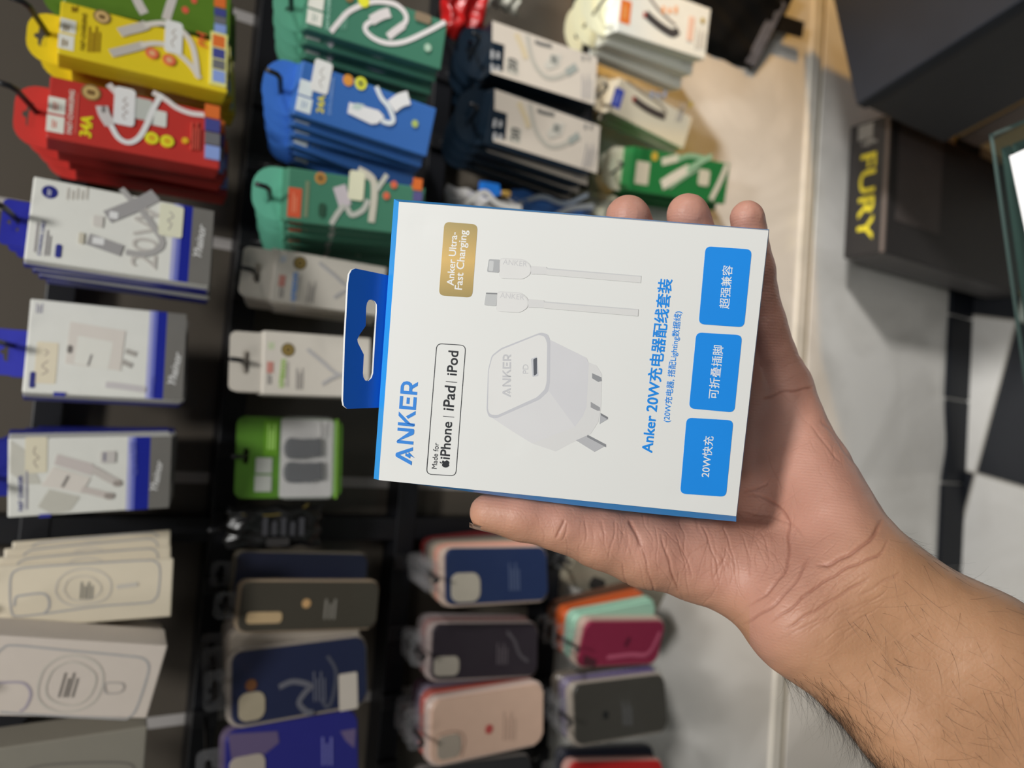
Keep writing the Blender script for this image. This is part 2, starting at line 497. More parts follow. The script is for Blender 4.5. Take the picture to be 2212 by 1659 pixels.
# black skirting tiles, one of them chipped into a wavy top
def skirting():
    bm = bmesh.new()
    z1 = .08
    for k in range(-9, 10):
        x0 = -.046 + .173 * k; x1 = x0 + .168
        if k == 0:                              # tile with an uneven top edge
            pts = [(x0, 0), (x1, 0), (x1, z1 - .002)]
            for t in range(13):
                u = t / 12; pts.append((x1 - (x1 - x0) * u, z1 - .002 - .016 * math.sin(math.pi * u) ** 2 * (.4 + .6 * u)))
            pts.append((x0, z1))
        else:
            pts = [(x0, 0), (x1, 0), (x1, z1), (x0, z1)]
        add_prism(bm, pts, WALL_Y - .009, WALL_Y + .02)
    return bm_mesh(bm, 'baseboard_back')
structure('baseboard_back', skirting(), mat('black_skirting_tile', (15, 18, 24), .5, noise=.2, scale=12, spec=.2))

# ------------------------------------------------------------------ the rack
rack = bpy.data.objects.new('display_rack', None); COL.objects.link(rack); rack.location = (0, RAIL_Y, CAM_Z - .66)
tag(rack, 'black metal display rack of four rails and upright posts on the wall', 'rack')
mrack = mat('black_rack_steel', (14, 15, 19), .45, noise=.15)
inv = Matrix.Translation(-rack.location)
for i, z in enumerate(RAIL_Z):
    me = box_me('rail', -1.3, 1.4, RAIL_Y - .0125, WALL_Y - .0015, z - .0125, z + .0125, bev=.0015); me.transform(inv)
    link('rail', me, mrack, rack)
PX_ = at(200, 1142, RAIL_Y).x
for x in (PX_, PX_ + 1.0, PX_ - .9):
    me = box_me('post', x - .013, x + .013, RAIL_Y - .011, WALL_Y - .0015, CAM_Z - .66, CAM_Z + .4, bev=.0015); me.transform(inv)
    link('post', me, mrack, rack)

# ------------------------------------------------------------------ packs hanging from the top rail
WHT = (205, 198, 188); CABLE = (178, 172, 168); GOLD = (120, 96, 58)
ORNG, NAVY, GREY, LBLU = (190, 95, 40), (58, 62, 120), (95, 95, 98), (120, 140, 190)

def strip(x0, x1, ys):
    return [('rect', 'picture_strip', c, (x0, a, x1, b)) for c, (a, b) in zip((ORNG, NAVY, GREY, LBLU), ys)]

F = Frame((485 + 20, 30), (505, -420), (1840, 90), .672, cr=K1)
carton('cable_box', 'green cable box with white cable picture, top left behind the yellow boxes', 'cable box', F, .021, (76, 108, 30), [
    ('line', 'cable_picture', CABLE, [(1040, -120), (1100, 20), (1150, 110)], 75),
    ('line', 'cable_picture', CABLE, [(1400, -90), (1350, 60), (1320, 160)], 70),
    ('disc', 'badge', (190, 80, 60), (1475, 80, 28)), ('disc', 'badge', (190, 80, 60), (1545, 5, 25)),
] + strip(1705, 1800, [(-100, 60), (70, 130), (135, 190), (195, 265)]), n=3, tab=(.8, .02, (76, 108, 30), 'round'),
    group='green cable boxes', copylabel='green cable box', hooked='black wire hook carrying the green cable boxes')

F = Frame((455, 420), (485, 0), (1820, 480), .66, cr=K1)
carton('cable_box', 'yellow cable box with white cable picture and white price sticker', 'cable box', F, .021, (230, 176, 32), [
    ('rect', 'brand_label', WHT, (462, 275, 590, 395)), ('rect', 'brand_label', WHT, (478, 155, 605, 265)),
    ('bars', 'brand_print', (110, 84, 20), (508, 190, 560, 250, 2)), ('bars', 'brand_print', (110, 84, 20), (495, 310, 550, 370, 2)),
    ('text', 'fast_charging_print', (92, 70, 12), 'FAST-CHARGING', (672, 405), (690, 115), .03),
    ('bars', 'small_print', (135, 104, 20), (700, 210, 810, 420, 4)),
    ('bars', 'small_print', (120, 92, 20), (570, 50, 625, 100, 3)),
    ('disc', 'award_badge', GOLD, (812, 138, 56)), ('disc', 'award_badge', (190, 160, 105), (812, 138, 42)), ('rect', 'award_badge', (105, 80, 45), (785, 120, 840, 158), .3),
    ('line', 'cable_picture', (168, 162, 154), [(880, 430), (960, 410), (1060, 385), (1150, 360)], 62),
    ('line', 'cable_picture', (190, 184, 175), [(1120, 365), (1230, 350), (1340, 370), (1440, 450), (1520, 530), (1590, 630)], 38),
    ('line', 'cable_picture', (172, 166, 158), [(950, 265), (1020, 245), (1120, 220), (1170, 200)], 70),
    ('line', 'cable_picture', (190, 184, 175), [(1150, 205), (1300, 190), (1430, 240), (1510, 330), (1550, 450), (1570, 620)], 40),
    ('rect', 'price_sticker', (222, 212, 196), (1310, 175, 1452, 432), .1),
    ('line', 'pen_mark', (150, 140, 130), [(1385, 385), (1365, 340), (1400, 300), (1370, 270), (1400, 240)], 8),
    ('disc', 'badge', (205, 92, 62), (1210, 430, 44)), ('disc', 'badge', (225, 150, 110), (1210, 430, 22)),
    ('disc', 'badge', (205, 92, 62), (1345, 485, 44)), ('disc', 'badge', (225, 150, 110), (1345, 485, 22)),
    ('text', 'pen_writing', (205, 80, 50), 'PH', (1655, 390), (1640, 270), .01, .2),
    ('rect', 'strip_backing', (215, 195, 120), (1670, 270, 1805, 690)),
] + strip(1690, 1790, [(290, 385), (395, 475), (485, 560), (570, 665)]), n=3, tab=(.95, .021, (230, 174, 28), 'round'), dy=.028,
    group='yellow cable boxes', copylabel='yellow cable box', hooked='black wire hook through the yellow cable boxes', rolls=[0, -.02, -.03])

F = Frame((365, 1090), (400, 600), (1757, 1065), .66, cr=K1)
carton('cable_box', 'red cable box with white cable picture and square price sticker', 'cable box', F, .021, (164, 46, 40), [
    ('rect', 'brand_label', WHT, (368, 922, 512, 1055)), ('rect', 'brand_label', WHT, (382, 778, 522, 908)),
    ('bars', 'brand_print', (190, 110, 95), (425, 810, 470, 880, 2)), ('bars', 'brand_print', (190, 110, 95), (415, 955, 460, 1020, 2)),
    ('text', 'fast_charging_print', (225, 190, 180), 'FAST-CHARGING', (570, 1070), (595, 725), .03),
    ('bars', 'small_print', (190, 90, 80), (605, 740, 630, 1070, 1)),
    ('text', 'speed_print', (222, 190, 30), '34A', (722, 1098), (738, 935), .05),
    ('disc', 'award_badge', GOLD, (725, 740, 64)), ('disc', 'award_badge', (176, 150, 96), (725, 740, 50)), ('rect', 'award_badge', (105, 80, 45), (690, 720, 760, 762), .3),
    ('line', 'cable_picture', (186, 180, 178), [(862, 675), (920, 735), (990, 800)], 46),
    ('rect', 'plug_picture', (165, 168, 162), (1070, 790, 1210, 960), .1),
    ('rect', 'plug_picture', (190, 192, 186), (1205, 885, 1325, 1010), .1), ('rect', 'plug_picture', (130, 132, 128), (1200, 870, 1222, 1000)),
    ('line', 'cable_picture', (196, 190, 188), [(1215, 740), (1320, 800), (1400, 860), (1510, 905), (1625, 920)], 40),
    ('line', 'cable_picture', (205, 200, 198), [(1285, 755), (1215, 880), (1160, 1010), (1100, 1105), (1020, 1140), (940, 1100), (880, 1000)], 36),
    ('line', 'plug_picture', (180, 174, 172), [(810, 850), (830, 920), (880, 1000)], 80), ('rect', 'plug_picture', (110, 106, 104), (808, 850, 842, 905), .2),
    ('rect', 'price_sticker', (226, 214, 202), (905, 705, 1075, 1005), .1),
    ('line', 'pen_mark', (150, 140, 135), [(1000, 960), (975, 925), (1015, 900), (975, 870), (1015, 840), (980, 810), (1010, 785)], 9),
    ('disc', 'badge', (222, 196, 40), (1208, 1105, 46)), ('disc', 'badge', (190, 150, 30), (1208, 1105, 24)),
    ('disc', 'badge', (222, 196, 40), (1330, 1130, 46)), ('disc', 'badge', (190, 150, 30), (1330, 1130, 24)),
    ('disc', 'badge', (205, 160, 35), (1473, 1125, 22)),
    ('bars', 'small_print', (185, 78, 64), (1520, 980, 1600, 1200, 4)),
] + strip(1630, 1748, [(845, 948), (958, 1055), (1065, 1160), (1170, 1275)]), n=4, tab=(1.0, .022, (176, 52, 46), 'round'), dy=.026,
    group='red cable boxes', copylabel='red cable box', hooked='black wire hook through the red cable boxes', rolls=[0, .03, -.06, .0])

# boxes with a white front, blue band and grey foot
def blueband(F, x_blue, x_grey, x_end, y0, y1, dx, script_p0, script_p1):
    """the blue band and the grey foot along the lower edge, a script name on the grey"""
    q = F.rect(x_blue, y0, x_grey, y1)
    return q

def band_prints(F, b0, g0, s0, s1):
    """b0/g0: where the blue and the grey start along the face (crop pixels on its middle)"""
    zb = F.loc(*b0)[1]; zg = F.loc(*g0)[1]
    return zb, zg

def white_box(name, label, F, D, b0, g0, plist, s0, s1, **kw):
    root = carton(name, label, 'charger box' if 'charger' in name else 'cable box', F, D, (196, 188, 178), plist, **kw)
    return root

def bands(F, b0, g0):
    zb, zg = F.loc(*b0)[1], F.loc(*g0)[1]; W2 = F.W / 2
    return zb, zg, W2

BLUE, FOOT = (22, 32, 128), (100, 98, 94)
def add_bands(root, F, b0, g0, s0, s1, script):
    zb, zg, W2 = bands(F, b0, g0)
    steps = [(zb + .006, (150, 152, 190)), (zb + .003, (95, 102, 170)), (zb, BLUE)]
    kids = []
    for i, (z, c) in enumerate(steps):
        zl = steps[i + 1][0] if i + 1 < len(steps) else zg
        kids.append(link('blue_band', prism_me('blue_band', [(-W2 * .995, zl), (W2 * .995, zl), (W2 * .995, z), (-W2 * .995, z)], -.0002, 0), mat('print_band', c, .4), root))
    kids.append(link('grey_foot', prism_me('grey_foot', [(-W2 * .995, -F.H * .998), (W2 * .995, -F.H * .998), (W2 * .995, zg), (-W2 * .995, zg)], -.0002, 0), mat('print_foot', FOOT, .4), root))
    bm = bmesh.new(); add_text(bm, script, F.loc(*s0), F.loc(*s1), -.0005, .015, .35)
    kids.append(link('script_print', bm_mesh(bm, 'script_print'), mat('print_script', (205, 202, 196), .4), root))
    return kids

def banded_box(name, label, F, D, b0, g0, s0, s1, plist, n, tab, group, copylabel, hooked, rolls=None, dy=None):
    root = carton(name, label, 'charger box' if name == 'charger_box' else 'cable box', F, D, (206, 200, 192), plist, n=1, tab=tab, group=group, rough=.42)
    add_bands(root, F, b0, g0, s0, s1, 'Yhainor')
    m = mat('card_blue_side', (30, 36, 120), .4)
    W2 = F.W / 2                                 # deep blue back and lower rim of the carton
    link('blue_back', box_me('blue_back', -W2 - .0004, W2 + .0004, D * .55, D + .0004, -F.H - .0004, .0004, bev=.001), m, root)
    ztab = tab[1] * .5
    for i in range(1, n):
        c = copy_tree(root); a = rolls[i] if rolls else RNG.uniform(-.015, .015)
        c.matrix_world = Matrix.Translation((0, (dy or D + .003) * i, -.17 * (dy or D + .003) * i)) @ F.M @ Matrix.Translation((0, 0, ztab)) @ Matrix.Rotation(a, 4, 'Y') @ Matrix.Translation((0, 0, -ztab))
        c['label'] = f"{copylabel}, {ORD[i]} on its hook"
    hook(F, ztab + .0015, F.T.y, 0, hooked, slope=.17)
    return root

PIC = (150, 146, 142); PIC2 = (170, 166, 160)
F = Frame((190, 770), (270, 110), (1690, 640), .63, cr=K2)
banded_box('cable_box', 'white cable box with blue band, grey foot and grey crossed cable picture', F, .018, (1440, 590), (1520, 610), (1600, 760), (1640, 510), [
    ('disc', 'brand_badge', (30, 34, 110), (397, 240, 52)), ('bars', 'brand_badge_print', (190, 190, 205), (380, 215, 415, 268, 2)),
    ('bars', 'small_print', (176, 172, 164), (530, 205, 720, 300, 5)),
    ('text', 'cable_title_print', (60, 64, 120), 'CHARGING CABLE', (322, 745), (362, 470), .02),
    ('bars', 'small_print', (150, 146, 146), (280, 480, 310, 720, 1)), ('bars', 'small_print', (140, 136, 138), (362, 540, 410, 750, 2)),
    ('rect', 'power_label', (40, 46, 120), (440, 655, 488, 765), .15),
    ('text', 'watt_print', (172, 168, 162), '20W', (1240, 860), (1280, 360), .0),
    ('line', 'cable_picture', (150, 148, 146), [(965, 215), (1050, 310), (1160, 430), (1250, 560), (1290, 640), (1255, 700), (1150, 735), (1000, 720)], 44),
    ('line', 'cable_picture', (140, 138, 138), [(1240, 265), (1130, 325), (1000, 380), (850, 440)], 95), ('line', 'cable_picture', (140, 138, 138), [(700, 615), (830, 660), (970, 710)], 95),
    ('rect', 'plug_picture', (186, 182, 176), (740, 430, 822, 520), .1), ('rect', 'plug_picture', (205, 204, 198), (870, 400, 940, 455), .1), ('rect', 'plug_picture', (205, 204, 198), (735, 605, 830, 660), .1),
    ('rect', 'plug_picture', (178, 172, 156), (625, 565, 668, 655), .1),
    ('rect', 'price_sticker', (206, 198, 176), (1265, 345, 1455, 600), .08), ('line', 'pen_mark', (140, 134, 130), [(1340, 545), (1365, 500), (1335, 470), (1380, 440), (1350, 400)], 8),
], 4, (.55, .017, (34, 38, 135), 'square'), 'white and blue cable boxes', 'white and blue cable box', 'black wire hook through the white and blue cable boxes', dy=.026)

F = Frame((175, 360), (245, -390), (1480, -100), .68, cr=K3)
banded_box('charger_box', 'white charger box with blue band and tan sticker, bare grey wall below it', F, .03, (1240, 40), (1315, 60), (1395, 300), (1450, 50), [
    ('bars', 'small_print', (140, 138, 150), (290, -350, 350, -270, 3)),
    ('rect', 'price_sticker', (206, 190, 168), (280, -40, 455, 290), .04), ('lines', 'pen_mark', (150, 138, 126), [[(330, 220), (380, 190), (335, 150), (385, 110)], [(355, 70), (385, 40), (355, 20)]], 9),
    ('rect', 'power_label', (44, 46, 110), (235, 195, 282, 325), .1),
    ('poly', 'plug_picture', (192, 186, 178), [(560, -200), (1000, -130), (960, 190), (520, 130)]), ('poly', 'plug_picture', (204, 198, 190), [(620, -90), (900, -40), (860, 180), (590, 130)]),
    ('line', 'plug_picture', (150, 146, 140), [(1000, 30), (1085, 60)], 40), ('line', 'plug_picture', (150, 146, 140), [(970, 115), (1050, 150)], 40),
    ('rect', 'socket_picture', (105, 100, 96), (535, -15, 578, 50), .3), ('line', 'logo_print', (120, 116, 114), [(700, 150), (730, 60)], 14),
    ('line', 'cable_picture', (176, 172, 172), [(840, 300), (940, 310), (1160, 340)], 50),
    ('rect', 'blue_edge_label', (44, 48, 130), (425, 360, 520, 395), .05),
    ('text', 'adapter_print', (70, 76, 150), 'ADAPTER', (1215, 395), (1240, 240), .0, .3),
], 2, (.5, .026, (44, 48, 150), 'square'), 'white charger boxes', 'white charger box with tan sticker', 'black wire hook through the sticker-marked white charger boxes', dy=.06)

F = Frame((60, 1360), (65, 730), (1358, 1000), .70, cr=K3)
banded_box('charger_box', 'white charger box with grey two-pin plug picture, lowest above the black post', F, .03, (1075, 1000), (1190, 1000), (1250, 1140), (1300, 905), [
    ('poly', 'shade_picture', (178, 176, 166), [(85, 740), (200, 820), (330, 1090), (200, 1090), (80, 1000)]),
    ('poly', 'shade_picture', (174, 172, 162), [(390, 1130), (640, 1190), (560, 1300), (420, 1330), (300, 1270)]),
    ('rect', 'price_sticker', (204, 192, 170), (200, 715, 375, 1000), .04), ('line', 'pen_mark', (150, 140, 126), [(300, 960), (270, 910), (310, 880), (270, 840), (285, 790)], 9),
    ('text', 'title_print', (52, 56, 120), 'FAST CHARGER', (182, 1300), (180, 1020), .03), ('bars', 'small_print', (140, 138, 150), (205, 980, 230, 1290, 1)),
    ('poly', 'plug_picture', (180, 172, 168), [(455, 850), (740, 930), (770, 990), (720, 1020), (430, 930)]), ('poly', 'plug_picture', (196, 190, 182), [(425, 950), (720, 1040), (650, 1160), (330, 1100)]),
    ('line', 'plug_picture', (176, 170, 164), [(740, 970), (860, 1040), (950, 1085)], 60), ('line', 'plug_picture', (178, 170, 164), [(650, 1130), (800, 1165), (890, 1190)], 50),
    ('rect', 'pin_picture', (140, 132, 126), (900, 1060, 970, 1105), .4), ('rect', 'pin_picture', (140, 132, 126), (830, 1158, 910, 1205), .4),
    ('line', 'logo_print', (125, 120, 116), [(495, 1110), (545, 1020)], 20),
    ('rect', 'cube_picture', (176, 172, 168), (800, 825, 920, 920), .15), ('rect', 'cube_picture', (120, 118, 130), (822, 835, 845, 905), .2),
    ('text', 'adapter_print', (90, 96, 165), 'CHARGER', (1095, 1010), (1080, 750), .0, .2),
    ('rect', 'blue_edge_label', (44, 48, 130), (310, 1325, 405, 1352), .05),
], 3, (.72, .028, (28, 34, 120), 'square'), 'white charger boxes', 'white charger box behind the plug picture one', 'black wire hook through the plug picture charger boxes', rolls=[0, .025, .03], dy=.05)

# phone case boxes left of the post
def line_case_prints(o, sc, cam_r, ring, pill, txt):
    g = (150, 150, 150)
    return []
GL = (152, 150, 148); GL2 = (176, 170, 160)
F = Frame((-110, 695), (-65, 235), (1217, 335), .69, cr=K4)
carton('phone_case_box', 'pale yellow-lit phone case box with line drawing, just left of the rack post', 'phone case box', F, .03, (194, 184, 164), [
    ('line', 'case_outline', GL, [(70, 480), (75, 320), (120, 265), (230, 245), (600, 220), (1000, 198), (1090, 205), (1125, 260), (1115, 420), (1090, 470), (1030, 495), (700, 520), (330, 570), (130, 590), (85, 570), (70, 480)], 14),
    ('line', 'camera_outline', GL, [(100, 520), (110, 460), (150, 445), (290, 430), (340, 460), (345, 530), (310, 570)], 16),
    ('line', 'magnet_ring', GL2, [(390, 420), (410, 340), (480, 280), (590, 255), (700, 275), (770, 330), (780, 410), (740, 470), (650, 500), (520, 515), (430, 480), (390, 420)], 12),
    ('line', 'magnet_ring', GL2, [(450, 410), (480, 340), (560, 310), (650, 320), (710, 380), (690, 440), (600, 480), (500, 470), (450, 410)], 8),
    ('bars', 'centre_print', (120, 118, 112), (565, 350, 665, 470, 4)), ('line', 'magnet_bar', GL2, [(820, 385), (970, 365)], 30),
], n=4, dy=.034, slope=.10, group='phone case boxes', copylabel='pale phone case box left of the rack post', rolls=[0, -.01, -.03, -.045], tab=(.4, .022, (190, 184, 172), 'square'),
    hooked='black wire hook for the yellow-lit phone case boxes')

F = Frame((-240, 1290), (-80, 722), (1095, 1100), .655, cr=K4)
carton('phone_case_box', 'tilted white phone case box with circle and rounded outline drawing', 'phone case box', F, .03, (186, 176, 166), [
    ('line', 'case_outline', GL, [(-70, 1150), (-40, 900), (20, 815), (110, 795), (480, 830), (900, 870), (1000, 885), (1045, 930), (1035, 1020), (960, 1240), (900, 1305), (820, 1310), (300, 1285), (0, 1265)], 16),
    ('line', 'camera_outline', (150, 142, 150), [(-30, 1060), (140, 1055), (200, 1090), (215, 1150), (180, 1230), (140, 1258)], 18),
    ('line', 'magnet_ring', GL2, [(265, 1080), (310, 960), (420, 880), (560, 870), (680, 920), (725, 1020), (690, 1150), (600, 1230), (460, 1265), (340, 1240), (270, 1170), (265, 1080)], 16),
    ('line', 'magnet_ring', GL2, [(320, 1080), (370, 970), (470, 915), (570, 925), (660, 990), (670, 1060), (620, 1160), (520, 1215), (400, 1200), (330, 1150), (320, 1080)], 14),
    ('bars', 'centre_print', (118, 112, 106), (430, 985, 550, 1160, 4)),
    ('line', 'magnet_bar', (158, 152, 146), [(735, 1090), (740, 1060), (850, 1060), (870, 1090), (840, 1125), (750, 1130), (735, 1090)], 12),
], n=3, dy=.036, slope=.10, group='phone case boxes', copylabel='white phone case box under the tilted one', rolls=[0, .09, .12], tab=(.4, .022, (186, 180, 172), 'square'),
    hooked='black wire hook for the tilted white phone case boxes')

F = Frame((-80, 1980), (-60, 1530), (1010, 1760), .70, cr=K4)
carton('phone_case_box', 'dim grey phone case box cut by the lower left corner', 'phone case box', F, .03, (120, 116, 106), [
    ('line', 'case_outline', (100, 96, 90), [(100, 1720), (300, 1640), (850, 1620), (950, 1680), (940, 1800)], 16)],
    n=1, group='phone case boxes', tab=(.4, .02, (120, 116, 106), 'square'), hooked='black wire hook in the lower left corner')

# ------------------------------------------------------------------ second rail
TEAL = (58, 106, 86)
F = Frame((590, 230), (640, -200), (1697, 360), .61, cr=K5)
carton('cable_box', 'teal cable box with white looped cable picture, at the top edge', 'cable box', F, .02, TEAL, [
    ('rect', 'brand_label', WHT, (598, 85, 725, 200)), ('rect', 'brand_label', WHT, (612, -60, 738, 72)),
    ('bars', 'brand_print', (150, 160, 150), (645, 105, 690, 170, 2)),
    ('text', 'data_cable_print', (150, 190, 172), 'DATA-CHARGING', (775, 235), (800, -130), .02), ('bars', 'small_print', (100, 150, 128), (870, 90, 930, 235, 3)),
    ('line', 'cable_picture', (196, 190, 188), [(790, 255), (850, 180), (930, 95), (1040, 40), (1150, 12), (1290, 30), (1370, 90), (1390, 160), (1340, 230)], 42),
    ('line', 'cable_picture', (200, 194, 192), [(1130, 160), (1070, 200), (1070, 250), (1140, 310), (1250, 345), (1380, 330), (1550, 255), (1700, 175)], 40),
    ('line', 'plug_picture', (192, 186, 184), [(1370, 200), (1300, 250), (1245, 295)], 60), ('line', 'plug_picture', (192, 186, 184), [(1110, 165), (1190, 120), (1260, 100)], 80),
    ('disc', 'badge', (205, 196, 50), (1052, 10, 50)), ('disc', 'badge', GOLD, (935, -20, 40)), ('disc', 'badge', (150, 175, 155), (1560, 380, 32)),
    ('rect', 'badge', (120, 104, 84), (1455, 105, 1590, 180), .3),
], n=8, dy=.0245, group='teal cable boxes at the top edge', copylabel='teal cable box at the top edge', tab=(1.0, .024, (78, 136, 112), 'round'), rail=1,
    hooked='black wire hook through the teal boxes at the top edge')

F = Frame((490, 910), (570, 480), (1617, 960), .61, cr=K5)
carton('cable_box', 'blue cable box with white adapter picture and price sticker', 'cable box', F, .02, (48, 90, 152), [
    ('rect', 'brand_label', (190, 198, 205), (512, 772, 640, 895)), ('rect', 'brand_label', (190, 198, 205), (535, 640, 650, 765)),
    ('bars', 'brand_print', (140, 155, 175), (560, 800, 610, 860, 2)),
    ('text', 'speed_print', (196, 186, 60), '24A', (730, 905), (745, 768), .03), ('text', 'data_cable_print', (130, 160, 200), 'DATA-CHARGING', (790, 915), (820, 620), .0),
    ('rect', 'price_sticker', (214, 208, 196), (640, 478, 790, 745), .1), ('line', 'pen_mark', (150, 146, 140), [(720, 700), (700, 650), (735, 620), (705, 580), (735, 540)], 8),
    ('disc', 'badge', (190, 128, 55), (927, 640, 46)), ('disc', 'badge', (205, 200, 60), (1028, 665, 52)), ('disc', 'badge', (120, 124, 60), (1028, 665, 28)), ('disc', 'badge', (150, 165, 90), (1458, 985, 30)),
    ('poly', 'adapter_picture', (200, 204, 202), [(935, 815), (1170, 880), (1215, 930), (1160, 985), (1110, 990), (920, 900)]), ('poly', 'adapter_picture', (165, 180, 175), [(990, 820), (1060, 835), (1010, 880), (950, 860)]),
    ('line', 'cable_picture', (190, 196, 200), [(1150, 690), (1190, 780), (1240, 840), (1270, 900), (1285, 960), (1250, 980), (1190, 960)], 40),
    ('line', 'plug_picture', (205, 206, 202), [(1270, 850), (1340, 800), (1410, 780)], 110),
], n=6, dy=.0245, group='blue cable boxes', copylabel='blue cable box', tab=(1.0, .024, (52, 98, 172), 'round'), rail=1, hooked='black wire hook through the blue cable boxes',
    rolls=[0, .03, -.02, .05, .02, .06])

F = Frame((615, 470), (640, 40), (1720, 330), .63, cr=K6)
carton('cable_box', 'teal cable box with orange label, just above the held white box', 'cable box', F, .02, (60, 110, 88), [
    ('rect', 'orange_label', (184, 78, 50), (632, 205, 740, 440)), ('bars', 'brand_print', (205, 120, 90), (670, 240, 710, 400, 2)), ('rect', 'orange_print', (104, 118, 92), (765, 150, 800, 440)),
    ('disc', 'award_badge', (168, 122, 62), (893, 128, 48)), ('disc', 'award_badge', (110, 84, 48), (893, 128, 28)),
    ('line', 'cable_picture', (176, 168, 172), [(1040, 190), (1075, 300), (1090, 350)], 110), ('lines', 'cable_picture', (165, 166, 158), [[(1080, 340), (1020, 420), (975, 495)], [(1100, 350), (1140, 420), (1230, 380), (1270, 300)]], 44),
    ('line', 'cable_picture', (178, 174, 160), [(1190, 60), (1300, 130), (1320, 250), (1295, 480)], 60), ('line', 'cable_picture', (170, 170, 160), [(1340, 220), (1420, 100)], 40),
    ('rect', 'price_sticker', (206, 198, 172), (1115, 70, 1240, 305), .1),
    ('disc', 'badge', (190, 92, 66), (1475, 180, 30)), ('disc', 'badge', (190, 92, 66), (1415, 268, 30)), ('rect', 'speed_print', (40, 70, 54), (875, 325, 930, 440), .3),
    ('rect', 'picture_strip', ORNG, (1625, 130, 1700, 225)), ('rect', 'picture_strip', (80, 76, 120), (1625, 235, 1700, 315)), ('rect', 'picture_strip', GREY, (1620, 320, 1695, 390)), ('rect', 'picture_strip', LBLU, (1615, 395, 1690, 455)),
], n=8, dy=.0235, group='teal cable boxes with orange labels', copylabel='teal cable box above the held box', tab=(1.0, .024, (90, 158, 134), 'round'), rail=1,
    hooked='black wire hook through the orange-labelled teal boxes')

def white_pack(cr, A, B, M, Y, hue, label, copylabel, hooked, dx, dyy):
    F = Frame(A, B, M, Y, cr=cr)
    def s(x, y): return (x + dx, y + dyy)
    def rc(x0, y0, x1, y1): return (x0 + dx, y0 + dyy, x1 + dx, y1 + dyy)
    carton('cable_box', label, 'cable box', F, .02, (188, 182, 172), [
        ('bars', 'small_print', (150, 165, 185) if hue[2] > hue[1] else (165, 185, 140), rc(575, 740, 625, 800) + (3,)),
        ('disc', 'award_badge', (96, 82, 48), s(730, 805) + (54,)), ('disc', 'award_badge', (140, 118, 62), s(730, 805) + (34,)), ('disc', 'award_badge', (80, 66, 40), s(730, 805) + (18,)),
        ('rect', 'red_print', (175, 120, 110), rc(560, 900, 612, 990)), ('bars', 'grey_print', (130, 126, 124), rc(565, 990, 605, 1080) + (2,)),
        ('text', 'brand_print', hue, 'unazon', s(690, 1105), s(715, 885), .02), ('bars', 'small_print', (160, 156, 150), rc(715, 900, 740, 1100) + (1,)),
        ('bars', 'small_print', (150, 146, 142), rc(790, 950, 855, 1120) + (3,)),
        ('lines', 'cable_picture', (160, 158, 158), [[s(880, 800), s(1000, 900), s(1130, 1000), s(1330, 1020)], [s(1000, 1080), s(1060, 1040), s(1130, 1010)]], 26),
    ], n=4, dy=.028, group='white cable boxes on the middle rail', copylabel=copylabel, tab=(.92, .028, (180, 174, 164), 'square', .002), rail=1, hooked=hooked)
white_pack(K6, (490, 1110), (545, 690), (1400, 1010), .70, (70, 130, 200), 'white cable box with blue lettering and gold badge', 'blue-lettered white cable box',
           'black wire hook through the blue-lettered white boxes', 0, 0)
white_pack(K7, (425, 560), (440, 50), (1290, 350), .69, (130, 170, 60), 'white cable box with green lettering and gold badge', 'green-lettered white cable box',
           'black wire hook through the green-lettered white boxes', -95, -600)

